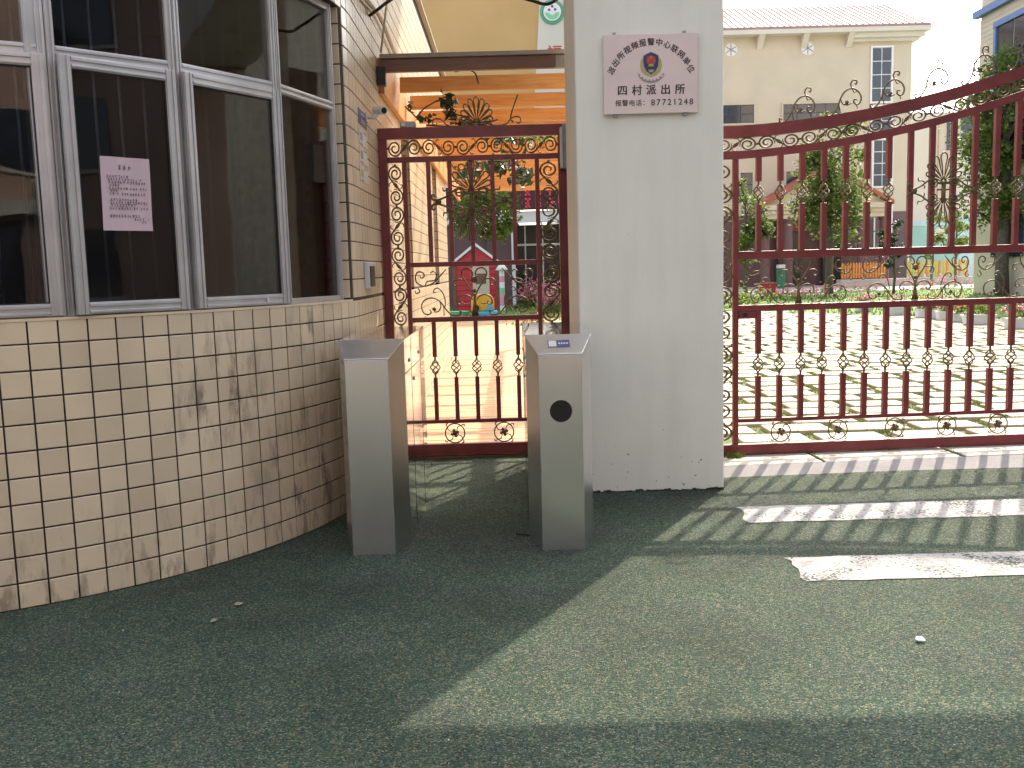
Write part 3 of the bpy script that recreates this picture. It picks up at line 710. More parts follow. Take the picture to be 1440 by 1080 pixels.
# ================================================================== PILLAR, LINTEL, CANOPY
PX0, PX1, PY0, PY1 = .424, 1.312, 5.9, 6.88
mb = MB(); nz_ = 24
pil = MB().box(PX0, PX1, PY0, PY1, -.05, 4.34).build('gate_pillar', 'plaster', bevel=.012)
tag(pil, 'square grey-white plastered gate pillar carrying the metal plaque', 'pillar')
mb = MB()
for k in range(40):                           # ragged green coating turned up at the foot of the pillar
    x0 = PX0 + (PX1 - PX0) * k / 40; mb.box(x0, x0 + (PX1 - PX0) / 40, PY0 - .006, PY0 - .001, -.01, random.uniform(.004, .017))
mb.build('coating_edge', 'ground', pil)
lin = empty('entrance_canopy', (1, 6.4, 4.36), 0, 'concrete canopy and beam resting on the pillar above the gates', 'canopy')
box('lintel', 'concrete', PX1 - .5, 9, 5.9, 6.9, 4.36, 5.1, lin, .01)
box('roof_slab', 'concrete', -3.4, PX1 - .505, 5.9, 6.9, 4.37, 4.6, lin, .01)
box('roof_slab', 'concrete', -3.4, 1.2, 6.903, 9.8, 4.37, 4.6, lin, .01)
box('boundary_wall', 'street', 8.9, 19, 6.1, 6.5, -.02, 3.6, None, .01); tag(bpy.data.objects['boundary_wall'], 'brown boundary wall running on beyond the far gate pillar', 'wall')
box('gate_pillar', 'street', 8.0, 8.9, 5.9, 6.88, -.05, 4.34, None, .012)  # unseen far pillar; brown replaces plaster to darken its reflection in the panes
tag(bpy.data.objects['gate_pillar.001'], 'unseen far gate pillar, coloured brown to darken its reflection in the windows', 'pillar')

# plaque
pl = empty('plaque', (.87, 5.88, 2.53), 0, 'pinkish steel police plaque with emblem and black Chinese lettering on the pillar', 'plaque')
XA, XB, ZA, ZB = .592, 1.152, 2.305, 2.764
yf = PY0 - .032
MB().box(XA, XB, yf, PY0 - .012, ZA, ZB).build('plate', 'plaque', pl, bevel=.003)
for xx in (.66, 1.075):
    for zz, s_ in ((ZB, 1), (ZA, -1)):
        b_ = MB(); b_.box(xx - .01, xx + .01, PY0 - .024, PY0, zz + s_ * .001 - (.014 if s_ < 0 else 0), zz + s_ * .001 + (.014 if s_ > 0 else 0)); b_.build('clip', 'galv', pl, bevel=.002)
yt = yf - .0015
EX, EZ = Vector((1, 0, 0)), Vector((0, 0, 1))
cx = .878
arc_s = '派出所视频报警中心联网单位'
AC, AR = Vector((cx - .003, yt, 2.446)), .268
for i, ch in enumerate(arc_s):
    th_ = R_(66 - i * 132 / 12)
    c = AC + EX * (AR * math.sin(-th_) * .95) + EZ * (AR * math.cos(th_))
    text_at('character', ch, 'ink', c, EX, EZ, .045, pl, .0022, th_ * .82)
for i, ch in enumerate('四村派出所'): text_at('character', ch, 'ink', (.703 + i * .0855, yt, 2.437), EX, EZ, .062, pl, .0032)
for i, ch in enumerate('报警电话：'): text_at('character', ch, 'ink', (.678 + i * .0405, yt, 2.366), EX, EZ, .039, pl, .0008)
for i, ch in enumerate('87721248'): text_at('character', ch, 'ink', (.884 + i * .0325, yt, 2.366), EX, EZ, .05, pl, .0012)
# emblem
em = Vector((cx - .004, yt, 2.6)); ES = .86
def flat(P, m, nm, dy): return MB().prism([(em.x + x * ES, yt - dy, em.z + z * ES) for x, z in P], (0, .001, 0)).build(nm, m, pl)
def shield(s): return [(x * s, z * s) for x, z in ((0, -.085), (.032, -.062), (.05, -.03), (.056, .01), (.053, .045), (.03, .058), (0, .07), (-.03, .058), (-.053, .045), (-.056, .01), (-.05, -.03), (-.032, -.062))]
for sg in (-1, 1):
    flat([(sg * x, z) for x, z in ((.058, .03), (.07, .015), (.075, -.02), (.066, -.06), (.04, -.085), (.0, -.098), (.0, -.082), (.03, -.066), (.05, -.04), (.058, -.01))][::(1 if sg < 0 else -1)], 'gold', 'wreath', .001)
flat(shield(1.0), 'greyp', 'shield_rim', .002); flat(shield(.93), 'navy', 'shield', .003)
flat([(p.x - em.x, p.z - em.z) for p in disc(em + EZ * .012, EX, EZ, .033)], 'redenamel', 'disc', .0045)
flat([(-.02, -.028), (.02, -.028), (.014, -.012), (-.014, -.012)], 'gold', 'gate_emblem', .0055)
for k, (sx, sz, sr) in enumerate(((0, .03, .0085), (-.016, .021, .004), (.016, .021, .004), (-.02, .009, .004), (.02, .009, .004))):
    flat([(sx + (sr if j % 2 == 0 else sr * .42) * math.sin(j * math.pi / 5), sz + (sr if j % 2 == 0 else sr * .42) * math.cos(j * math.pi / 5)) for j in range(10)][::-1], 'gold', 'star', .0058)
flat([(-.02, -.05), (.02, -.05), (.012, -.068), (-.012, -.068)], 'gold', 'pine_branch', .0045)
rib = [(-.092, -.072), (-.08, -.078), (-.045, -.107), (0, -.118), (.045, -.107), (.08, -.078), (.092, -.072), (.08, -.1), (.05, -.126), (0, -.138), (-.05, -.126), (-.08, -.1)]
flat(rib[::-1], 'greyp', 'ribbon', .0025)
for k in range(7):
    a = (k - 3) * .024; flat([(a - .007, -.125 + abs(a) ** 2 * 5), (a + .007, -.125 + abs(a) ** 2 * 5), (a + .007, -.114 + abs(a) ** 2 * 5), (a - .007, -.114 + abs(a) ** 2 * 5)], 'plaque', 'ribbon_mark', .0035)

# ================================================================== TURNSTILES
def turnstile(xc, label, rich):
    t = empty('turnstile', (xc, 4.68, 0), 0, label, 'turnstile', 'steel turnstile housings in the walkway')
    w0, w1, c, L, z0, z1 = .106, .166, .2, 1.52, .985, 1.066
    def ringp(z): return [(-w0, 0, z), (w0, 0, z), (w1, c, z), (w1, L - c, z), (w0, L, z), (-w0, L, z), (-w1, L - c, z), (-w1, c, z)]
    B = ringp(0)
    T = [(-w0, 0, z0), (w0, 0, z0), (w1, c, z1), (w1, L - c, z1), (w0, L, z0), (-w0, L, z0), (-w1, L - c, z1), (-w1, c, z1)]
    def panel(name, i, j, m):
        n_ = (Vector(B[j]) - Vector(B[i])).cross(Vector((0, 0, 1))).normalized(); e = .0015
        d = (Vector(B[j]) - Vector(B[i])).normalized() * e
        b = MB(); P = [Vector(B[i]) + d, Vector(B[j]) - d, Vector(T[j]) - d - Vector((0, 0, .002)), Vector(T[i]) + d - Vector((0, 0, .002))]
        b.prism([p - n_ * .004 for p in P], n_ * .004); return b.build(name, m, t, True, bevel=.0014)
    core = MB(); sh = .988
    core.hexa([(x * sh, .006 + y * .992, z) for x, y, z in B], [(x * sh, .006 + y * .992, z - .006) for x, y, z in T]); core.build('core', 'dark_rubber', t, True)
    panel('front_panel', 0, 1, 'steel'); panel('corner_panel', 1, 2, 'steel'); panel('side_panel', 2, 3, 'steel_mirror'); panel('corner_panel', 3, 4, 'steel')
    panel('back_panel', 4, 5, 'steel'); panel('corner_panel', 5, 6, 'steel'); panel('side_panel', 6, 7, 'steel_mirror'); panel('corner_panel', 7, 0, 'steel')
    o = .003
    def slab(P, nm, m):
        b = MB(); b.prism([Vector(p) for p in P], (0, 0, .004)); return b.build(nm, m, t, True, bevel=.0015)
    slab([(-w0 - o, -o, z0), (w0 + o, -o, z0), (w1 + o, c, z1), (-w1 - o, c, z1)], 'front_lid', 'steel_top')
    slab([(-w1 - o, c + .001, z1), (w1 + o, c + .001, z1), (w1 + o, L - c - .001, z1), (-w1 - o, L - c - .001, z1)], 'top_lid', 'steel_mirror')
    slab([(-w1 - o, L - c, z1), (w1 + o, L - c, z1), (w0 + o, L + o, z0), (-w0 - o, L + o, z0)], 'back_lid', 'steel_top')
    for sx in (-1, 1):                             # locks and seams of the side doors
        for yy, zz in ((.42, .94), (.62, .82), (.95, .94)):
            b = MB(); b.cyl((sx * w1, yy, zz), (sx * (w1 + .006), yy, zz), .011, 14); b.build('lock', 'galv', t, True)
        for yy in (.52, 1.05): b = MB(); b.box(*sorted((sx * (w1 + .0002), sx * (w1 + .0012))), yy, yy + .004, .02, z1 - .01); b.build('seam', 'dark_rubber', t, True)
        b = MB(); b.box(*sorted((sx * (w1 + .0002), sx * (w1 + .0012))), c + .02, L - c - .02, .885, .889); b.build('seam', 'dark_rubber', t, True)
    if rich:
        b = MB(); b.cyl((.0, -.004, .705), (.0, .001, .705), .055, 40); b.build('sensor_window', 'black', t, True)
        b = MB(); sl_ = (z1 - z0) / c
        def lid(x, y, h): return (x, y, z0 + .004 + sl_ * y + h)
        b.prism([lid(-.055, .06, .0002), lid(.055, .06, .0002), lid(.055, .135, .0002), lid(-.055, .135, .0002)], (0, 0, .002)); cw = b.build('card_reader', 'bluelabel', t, True, bevel=.0008)
        cw['label'] = 'small blue card reader label set in the sloped lid'
        b = MB(); b.prism([lid(-.05, .068, .0023), (lid(-.012, .068, .0023)), lid(-.012, .128, .0023), lid(-.05, .128, .0023)], (0, 0, .0006)); b.build('reader_print', 'whitelabel', t, True)
        for k in range(4): b = MB(); b.prism([lid(-.002 + k * .013, .092, .0023), lid(.007 + k * .013, .092, .0023), lid(.007 + k * .013, .106, .0023), lid(-.002 + k * .013, .106, .0023)], (0, 0, .0006)); b.build('reader_print', 'whitelabel', t, True)
    return t
turnstile(-.711, 'plain brushed steel turnstile housing standing by the curved tiled wall', False)
turnstile(.238, 'brushed steel turnstile housing with round black sensor window and card reader', True)
# low black foot plate peeping out beside the right housing
cbl = MB(); cbl.tube(catmull([(.0, 4.985, .006), (.03, 4.98, .006), (.06, 4.965, .006), (.085, 4.94, .006)], 6), .006, 6)
tag(cbl.build('cable', 'cable', smooth=True), 'short black cable lying at the foot of the turnstile with the sensor', 'cable')

# ================================================================== WROUGHT IRON: shared pieces (drawn in the x-z plane)
def V2(L, s=1.0): return [Vector((x * s, 0, z * s)) for x, z in L]
def spiral(c, r0, r1, a_end, turns, ccw, n=26):
    out = []
    for k in range(n + 1):
        t = k / n; r = r0 + (r1 - r0) * t ** .8; a = a_end + (-1 if ccw else 1) * turns * 2 * math.pi * (1 - t)
        out.append((c[0] + r * math.cos(a), c[1] + r * math.sin(a)))
    return out
def iron(mb, P, r, n=6, tip=.6):
    L = len(P); rr_ = [r * (tip + (1 - tip) * min(1, k / 5, (L - 1 - k) / 5)) for k in range(L)]
    mb.tube(P, rr_, n); return mb
def blob_leaf(mb, c, ang, ln, wd, th=.005):
    ca, sa = math.cos(ang), math.sin(ang); P = []
    for u, v in ((0, 0), (.25, .5), (.5, .35), (.62, .62), (.8, .25), (1, 0), (.8, -.25), (.62, -.62), (.5, -.35), (.25, -.5)):
        x, z = u * ln, v * wd; P.append(Vector((c[0] + x * ca - z * sa, -th, c[1] + x * sa + z * ca)))
    mb.prism(P[::-1], (0, th * 2, 0)); return mb
# S scroll, length 1, height about .42
def s_scroll():
    mb = MB(); r = .024
    A = spiral((-.285, 0), .035, .195, math.pi / 2, 1.6, False)
    # clockwise run-out over the top to the right
    mid = [(-.2, .178), (-.09, .09), (0, 0), (.09, -.09), (.2, -.178)]
    Bp = [(-x, -z) for x, z in reversed(A)]
    P = V2(A) + catmull(V2([A[-1]] + mid + [Bp[0]]), 4)[1:-1] + V2(Bp)
    iron(mb, P, r)
    for s_ in (1, -1):
        iron(mb, catmull(V2([(s_ * -.1, s_ * .1), (s_ * -.06, s_ * .17), (s_ * -.01, s_ * .2), (s_ * .02, s_ * .17)]), 4), .016)
        iron(mb, catmull(V2([(s_ * -.16, s_ * .16), (s_ * -.1, s_ * .02), (s_ * -.1, s_ * -.06)]), 4), .014)
        blob_leaf(mb, (s_ * -.07, s_ * .07), R_(-45) if s_ > 0 else R_(135), .14, .09, .012)
        mb.box(*sorted((s_ * .475, s_ * .515)), -.022, .022, -.03, .03)
    return mb.mesh('scroll', True)
ME_S = s_scroll(); ME_S.materials.append(M['bronze'])
def basket():
    mb = MB(); n = 14
    for q in range(4):
        P = []; rr_ = []
        for k in range(n + 1):
            t = k / n; r = .006 + .03 * math.sin(math.pi * t) ** .9; a = q * math.pi / 2 + t * math.pi * 1.15
            P.append((r * math.cos(a), r * math.sin(a), (t - .5) * .1)); rr_.append(.005)
        mb.tube(P, rr_, 5)
    for s_ in (-1, 1):
        mb.tube([(0, 0, s_ * .046), (0, 0, s_ * .056), (0, 0, s_ * .07), (0, 0, s_ * .085)], [.009, .0085, .0065, .0085], 8)
    return mb.mesh('basket', True)
ME_B = basket(); ME_B.materials.append(M['bronze'])
def rosette():
    mb = MB(); R0 = .068
    mb.tube([(R0 * math.cos(a), 0, R0 * math.sin(a)) for a in [2 * math.pi * k / 28 for k in range(28)]], .0048, 6, closed=True)
    for k in range(4):
        a = R_(45 + 90 * k); d = (math.cos(a), math.sin(a)); p = (-d[1], d[0])
        iron(mb, catmull(V2([(d[0] * R0, d[1] * R0), (d[0] * .082 + p[0] * .004, d[1] * .082 + p[1] * .004), (d[0] * .088 - p[0] * .008, d[1] * .088 - p[1] * .008), (d[0] * .08 - p[0] * .013, d[1] * .08 - p[1] * .013)]), 4), .0045, 5)
        iron(mb, catmull(V2([(d[0] * R0, d[1] * R0), (d[0] * .05 + p[0] * .016, d[1] * .05 + p[1] * .016), (d[0] * .02 + p[0] * .004, d[1] * .02 + p[1] * .004)]), 5), .0042, 5)
        blob_leaf(mb, (0, 0), R_(20 + 90 * k), .034, .026)
    mb.tube([(0, -.012, 0), (0, .012, 0)], .014, 8)
    return mb.mesh('rosette', True)
ME_R = rosette(); ME_R.materials.append(M['bronze'])
# palmette medallion, total height 1
def petals(mb, c, n, spread, l0, l1, up, r=.0095):
    for k in range(n):
        t = (k / (n - 1) - .5) * 2; a = math.pi / 2 + t * spread; L = l1 + (l0 - l1) * (1 - abs(t) ** 1.4)
        hw = L * .12
        loc = [(-.008, .08), (-hw * .55, .55), (-hw, .84), (-hw * .62, .97), (0, 1.0), (hw * .62, .97), (hw, .84), (hw * .55, .55), (.008, .08)]
        P = []
        for x, y in loc:
            y *= L; gx = c[0] + math.cos(a) * y + math.sin(a) * x; gz = math.sin(a) * y - math.cos(a) * x
            P.append((gx, c[1] + up * gz))
        iron(mb, catmull(V2(P), 4), r)
def medallion():
    mb = MB()
    petals(mb, (0, .12), 9, R_(88), .36, .2, 1); petals(mb, (0, -.1), 9, R_(82), .38, .19, -1)
    mb.box(-.07, .07, -.02, .02, .08, .115); mb.box(-.022, .022, -.018, .018, -.16, .08); mb.box(-.08, .08, -.016, .016, .0, .02)
    for sx in (-1, 1):
        iron(mb, V2([(sx * x, z) for x, z in spiral((.14, .1), .02, .065, R_(270), 1.4, True, 18)]), .012)
        iron(mb, V2([(sx * x, z) for x, z in spiral((.14, -.1), .02, .065, R_(90), 1.4, False, 18)]), .012)
        for s_ in (1, -1):
            iron(mb, catmull(V2([(sx * x, s_ * z) for x, z in ((.1, .16), (.2, .13), (.3, .06), (.4, .025), (.46, .03), (.475, .07), (.45, .09), (.43, .07))]), 5), .012)
            iron(mb, catmull(V2([(sx * x, s_ * z) for x, z in ((.24, .1), (.29, .13), (.33, .13), (.34, .17))]), 5), .01)
            iron(mb, catmull(V2([(sx * x, s_ * z) for x, z in ((.27, .08), (.25, .05), (.26, .025))]), 4), .009)
        mb.box(*sorted((sx * .36, sx * .43)), -.022, .022, -.022, .022)
    return mb.mesh('medallion', True)
ME_M = medallion(); ME_M.materials.append(M['bronze'])
def fan():
    mb = MB(); petals(mb, (0, 0), 11, R_(100), .36, .26, 1, .011)
    mb.box(-.05, .05, -.02, .02, -.02, .05)
    for sx in (-1, 1):
        iron(mb, V2([(sx * x, z) for x, z in spiral((.2, -.02), .02, .07, R_(180), 1.3, True, 18)]), .011)
        iron(mb, catmull(V2([(sx * x, z) for x, z in ((.1, .0), (.3, -.05), (.5, -.04), (.62, .05), (.74, .06), (.77, .0), (.72, -.03), (.69, .0))]), 6), .011)
    return mb.mesh('fan_crest', True)
ME_F = fan(); ME_F.materials.append(M['bronze'])
def finial():                                # crest scroll along the top rail, drawn from the photograph's outline, width about .36
    s_ = 1 / 1240.; mb = MB()
    def T(L): return [((x - 500) * s_, (430 - y) * s_) for x, y in L]
    iron(mb, catmull(V2(T([(372, 462), (350, 448), (345, 470), (362, 486), (400, 474), (450, 425), (487, 355), (535, 302), (598, 284), (648, 315), (672, 370), (655, 418), (622, 428), (600, 406), (612, 382), (632, 392)])), 5), .006)
    iron(mb, catmull(V2(T([(598, 284), (594, 245), (622, 216), (652, 232), (642, 256), (628, 246)])), 5), .0055)
    iron(mb, catmull(V2(T([(487, 355), (500, 402), (545, 418), (585, 408)])), 5), .0055)
    iron(mb, V2(T([(466, 395), (470, 478)])), .006); iron(mb, catmull(V2(T([(600, 286), (615, 320), (640, 318)])), 4), .005)
    iron(mb, V2(T([(622, 428), (626, 462)])), .006); iron(mb, V2(T([(320, 494), (350, 486), (364, 486)])), .0055)
    blob_leaf(mb, T([(530, 412)])[0], R_(60), .03, .026)
    return mb.mesh('finial', True)
ME_T = finial(); ME_T.materials.append(M['bronze'])
def heart():                                 # lyre motif of the middle band; z = 0 at the bottom, total height about .37
    s_ = .37 / 420; mb = MB()
    def T(L, sg=1): return [(sg * (x - 618) * s_, (537 - y) * s_) for x, y in L]
    for sg in (1, -1):
        iron(mb, catmull(V2(T([(612, 372), (585, 310), (540, 240), (513, 190), (520, 150), (553, 132), (592, 146), (607, 184), (592, 206), (580, 190)], sg)), 5), .006)
        iron(mb, catmull(V2(T([(532, 232), (500, 224), (462, 226), (440, 250), (452, 280), (476, 275), (474, 258)], sg)), 5), .0055)
        iron(mb, catmull(V2(T([(604, 404), (578, 372), (530, 358), (484, 380), (470, 420), (490, 440), (512, 428), (502, 412)], sg)), 5), .006)
        iron(mb, catmull(V2(T([(520, 430), (545, 436), (570, 428)], sg)), 4), .005)
    P = T([(604, 350), (632, 350), (626, 400), (632, 450), (650, 537), (586, 537), (604, 450), (610, 400)])
    mb.prism([Vector((x, -.006, z)) for x, z in P][::-1], (0, .012, 0))
    blob_leaf(mb, T([(618, 205)])[0], R_(-90), .05, .05); blob_leaf(mb, T([(618, 345)])[0], R_(90), .035, .03)
    return mb.mesh('lyre_scroll', True)
ME_H = heart(); ME_H.materials.append(M['bronze'])
def sweep():                                 # low S sweep beside the lyre; runs to the right
    s_ = .37 / 420; mb = MB()
    def T(L): return [((x - 618) * s_, (537 - y) * s_) for x, y in L]
    iron(mb, catmull(V2(T([(738, 500), (758, 490), (752, 515), (780, 528), (840, 518), (893, 462), (938, 402), (1005, 372), (1075, 390), (1106, 440), (1088, 500), (1045, 515), (1020, 494), (1035, 472)])), 5), .006)
    iron(mb, catmull(V2(T([(893, 462), (888, 400), (910, 330), (950, 290), (985, 300), (990, 325), (968, 325)])), 5), .0052)
    iron(mb, catmull(V2(T([(940, 402), (930, 450), (955, 490), (1000, 495)])), 5), .0052)
    blob_leaf(mb, T([(975, 480)])[0], R_(30), .035, .03); iron(mb, V2(T([(905, 455), (903, 530)])), .0055)
    return mb.mesh('sweep_scroll', True)
ME_W = sweep(); ME_W.materials.append(M['bronze'])
def swag():                                  # upper C scroll hanging from the rail between two lyres
    s_ = .37 / 420; mb = MB()
    def T(L, sg): return [(sg * (x - 135) * s_, (537 - y) * s_) for x, y in L]
    for sg in (1,):
        iron(mb, catmull(V2(T([(400, 128), (352, 180), (290, 242), (212, 270), (150, 238), (138, 186), (160, 148), (200, 152), (212, 182), (190, 200), (176, 180)], sg)), 5), .006)
        iron(mb, catmull(V2(T([(212, 270), (240, 230), (300, 220), (318, 170), (290, 145), (262, 160)], sg)), 5), .0052)
        iron(mb, catmull(V2(T([(136, 270), (160, 290), (170, 318), (140, 330), (130, 305)], sg)), 4), .0052)
    return mb.mesh('swag_scroll', True)
ME_G = swag(); ME_G.materials.append(M['bronze'])
def put(me, name, parent, x, z, sx=1, sz=1, rot=0, sy=None, y=0):
    o = link(name, me, None, parent, True); o.location = (x, y, z); o.rotation_euler = (0, rot, 0); o.scale = (sx, sy or abs(sz), sz); return o

# ================================================================== BIG GATE
G0 = Vector((1.345, 6.735, 0))
gate = empty('wrought_iron_gate', G0, YAW, 'large maroon wrought iron gate with rising top rail and bronze scrolls', 'gate')
gex, gnn = Vector((math.cos(YAW), math.sin(YAW), 0)), Vector((math.sin(YAW), -math.cos(YAW), 0))
def gp(px, py):
    d = ray(px, py); t = (G0 - EYE).dot(gnn) / d.dot(gnn); p = EYE + d * t; return (p - G0).dot(gex), p.z
def gbar(nm, x0, x1, z0, z1, dy=.02, m='maroon', bv=.003): return box(nm, m, x0, x1, -dy, dy, z0, z1, gate, bv, True)
UE = 3.15
U0 = gp(1034, 435)[0]                              # inner stile
def avg(ya, yb): return (gp(1032, ya)[1] + gp(1440, yb)[1]) / 2
zb0, zb1 = .052, avg(628, 606) if False else .125
zr = avg(590, 573); zc0, zc1 = avg(438, 427), avg(429, 418); zd0, zd1 = avg(362, 357), avg(351, 346)
ua, za = gp(1032, 178); ub, zb_ = gp(1200, 157); uc, zc_ = gp(1440, 92)
def ztop(u):                                       # quadratic through three points of the top rail
    l0 = (u - ub) * (u - uc) / ((ua - ub) * (ua - uc)); l1 = (u - ua) * (u - uc) / ((ub - ua) * (ub - uc)); l2 = (u - ua) * (u - ub) / ((uc - ua) * (uc - ub))
    return za * l0 + zb_ * l1 + zc_ * l2 if u > ua else za
def curved_rail(nm, off0, off1, u0, u1, dy, n=28):
    mb = MB()
    ring_ = []
    for k in range(n + 1):
        u = u0 + (u1 - u0) * k / n; z = ztop(u); ring_.append([(u, -dy, z - off1), (u, dy, z - off1), (u, dy, z - off0), (u, -dy, z - off0)])
    for k in range(n):
        i = len(mb.v); mb.v += ring_[k] + ring_[k + 1]
        for q in range(4): mb.f.append((i + q, i + (q + 1) % 4, i + 4 + (q + 1) % 4, i + 4 + q)[::-1])
    mb.poly(ring_[0][::-1]); mb.poly(ring_[-1]); bm_o = mb.build(nm, 'maroon', gate, True)
    wm = bm_o.modifiers.new('weld', 'WELD'); wm.merge_threshold = .0005
    return bm_o
OFF2, OFF3 = .168, .222
curved_rail('top_rail', 0, .082, 0, UE, .028); curved_rail('upper_rail', OFF2, OFF3, .056, UE - .056, .018)
gbar('bottom_rail', 0, UE, zb0, zb1, .026)
gbar('stile', 0, .055, zb1, ztop(0) - .083, .026); gbar('stile', UE - .055, UE, zb1, ztop(UE) - .095, .026)
IS0, IS1 = U0 - .019, U0 + .019
gbar('inner_stile', IS0, IS1, zb1, ztop(U0) - OFF3 - .001, .0175); gbar('inner_stile', UE - .2, UE - .168, zb1, ztop(UE - .18) - OFF3 - .012, .0175)
RX0, RX1 = IS1, UE - .2
gbar('rail', RX0, RX1, zr - .028, zr, .0185); gbar('rail', RX0, RX1, zc0, zc1, .0185); gbar('rail', RX0, RX1, zd0, zd1, .0185)
# bars with baskets
lo_bars = [1066, 1096, 1126, 1157, 1188, 1218, 1248, 1277, 1307, 1337, 1365, 1393, 1423]
us = [gp(p, 450)[0] for p in lo_bars]; st = (us[-1] - us[0]) / (len(us) - 1)
us = [us[0] + st * k for k in range(len(us) + 4)]
us = [u for u in us if u < RX1 - .05]
zbk_lo = avg(512, 502); zbk_hi = gp(1250, 267)[1]
def twin_bar(u, z0, z1, zb, nm='bar'):
    h = .018; MB().box(u - h, u + h, -h, h, zb + .078, z1).build(nm, 'maroon', gate, True, bevel=.002)
    mb = MB().box(u - h, u + h, -h, h, z0, zb - .078)
    o = mb.build(nm, 'maroon', gate, True, bevel=.002)
    b = link('basket', ME_B, None, o, True); b.location = (u, 0, zb); b.rotation_euler = (0, 0, random.uniform(0, 1.5))
    return o
for k, u in enumerate(us):
    twin_bar(u, zr + .001, zc0 - .001, zbk_lo)
    zt = ztop(u) - OFF3 + .004
    if 7 <= k <= 10: gbar('bar', u - .018, u + .018, zd1 + .001, zt, .0165, bv=.002)
    else: twin_bar(u, zd1 + .001, zt, zbk_hi)
put(ME_M, 'medallion', gate, (us[8] + us[9]) / 2, gp(1329, 268)[1], .54, .54, y=-.02)
# scroll band below the top rail
L = .297; u = .09; k = 0
while u + L < UE - .05:
    um = u + L / 2; zm = (ztop(um) - .082 + ztop(um) - OFF2) / 2
    sl_ = math.atan((ztop(um + .05) - ztop(um - .05)) / .1)
    o = put(ME_S, 'scroll', gate, um, zm, L, .22 * (1 if k % 2 else -1), -sl_); o.scale[1] = .26; u += L + .004; k += 1
# scroll columns beside the stiles
for uc_ in ((.055 + IS0) / 2, (UE - .055 + UE - .168) / 2):
    z = zb1 + .02; k = 0; wd = IS0 - .055; LL = .275
    while z + LL < ztop(uc_) - OFF3 + .02:
        o = put(ME_S, 'scroll', gate, uc_, z + LL / 2, LL, wd * 2.3 * (1 if k % 2 else -1), R_(90)); o.scale[1] = .26; z += LL + .003; k += 1
# crest scrolls on the top rail
for px in (1122, 1188, 1249, 1311, 1376, 1440, 1506):
    u = gp(px, 120)[0]
    if u > UE - .2: continue
    sl_ = math.atan((ztop(u + .05) - ztop(u - .05)) / .1)
    put(ME_T, 'crest_scroll', gate, u - .01, ztop(u) + .042, .97, .97, -sl_)
# lyre band
zl = zc1 + .002; hs = (zd0 - zc1 - .004) / .37
pu = gp(1123, 400)[0]; per = gp(1287, 395)[0] - pu
u = pu
while u < RX1 - .1:
    put(ME_H, 'lyre_scroll', gate, u, zl, hs, hs)
    for sg in (1, -1):
        if sg < 0 and u - .46 < RX0 - .05: sc = .88
        else: sc = .93
        if u + sg * .4 < RX1: put(ME_W, 'sweep_scroll', gate, u, zl, sg * sc * hs, hs); put(ME_G, 'swag_scroll', gate, u - sg * .385, zl, sg * hs * .88, hs)
    u += per
for px in (1098, 1178, 1258, 1331, 1403, 1476):
    u = gp(px, 608)[0]
    if u < RX1 - .1: put(ME_R, 'rosette', gate, u, (zb1 + zr - .028) / 2, 1.02, 1.02)
lb = empty('lock', (0, 0, 0))
bpy.data.objects.remove(lb)
u0, z0 = gp(1041, 448); u1, z1 = gp(1062, 436)
gbar('lock_box', IS1 + .002, u1, z0, zc0 - .001, .024); MB().box(IS1 + .03, IS1 + .06, -.0265, -.0245, z0 + .015, z0 + .04).build('keyhole', 'black', gate, True)

# ================================================================== SMALL GATE
D0 = Vector((-.948, 7.2, 0)); DW = 1.4
door = empty('wrought_iron_door', D0, 0, 'tall maroon wrought iron door with bronze scrolls between tiled wall and pillar', 'gate')
def dp(px, py): p = at(px, py, 7.2); return p.x - D0.x, p.z
def dbar(nm, x0, x1, z0, z1, dy=.02, m='maroon', bv=.003): return box(nm, m, x0, x1, -dy, dy, z0, z1, door, bv, True)
zt0, zt1 = 2.372, 2.452
dbar('stile', 0, .078, .012, zt0 - .001, .03); dbar('stile', DW - .07, DW, .012, zt0 - .001, .03); dbar('top_rail', 0, DW, zt0, zt1, .03); dbar('bottom_rail', .079, DW - .071, .02, .105, .026)
iz = 2.205
il0, il1, ir0, ir1 = .185, .217, 1.158, 1.19
dbar('inner_stile', il0, il1, .106, iz - .001, .0175); dbar('inner_stile', ir0, ir1, .106, iz - .001, .0175)
dbar('rail', .079, DW - .071, iz, iz + .04, .0185)
for za_, zb__ in ((.262, .29), (1.03, 1.066), (1.44, 1.475)): dbar('rail', il1 + .001, ir0 - .001, za_, zb__, .0185)
ub5 = [dp(p, 300)[0] for p in (607, 637, 667, 698, 728)]
sp = (ir0 - il1) / 6
for k in range(5):
    u = il1 + sp * (k + 1)
    dbar('bar', u - .0155, u + .0155, 1.476, iz - .001, .0155, bv=.002)
    mb = MB(); h = .0155; zb = .69; mb.box(u - h, u + h, -h, h, .291, zb - .078); MB().box(u - h, u + h, -h, h, zb + .078, 1.029).build('bar', 'maroon', door, True, bevel=.002)
    o = mb.build('bar', 'maroon', door, True, bevel=.002); b = link('basket', ME_B, None, o, True); b.location = (u, 0, zb); b.rotation_euler = (0, 0, random.uniform(0, 1.5))
    put(ME_B, 'collar', door, u, 1.87, .55, .55) if k == 3 else None
um = (il1 + ir0) / 2
put(ME_M, 'medallion', door, dp(667, 275)[0] - .02, dp(667, 283)[1], .62, .62, y=-.02)
put(ME_F, 'fan_crest', door, dp(670, 160)[0], zt1 + .03, .42, .5)
k = 0; L = (DW - .15) / 5
for k in range(5): o = put(ME_S, 'scroll', door, .08 + L * (k + .5), (iz + .04 + zt0) / 2, L * .99, .28 * (1 if k % 2 else -1)); o.scale[1] = .26
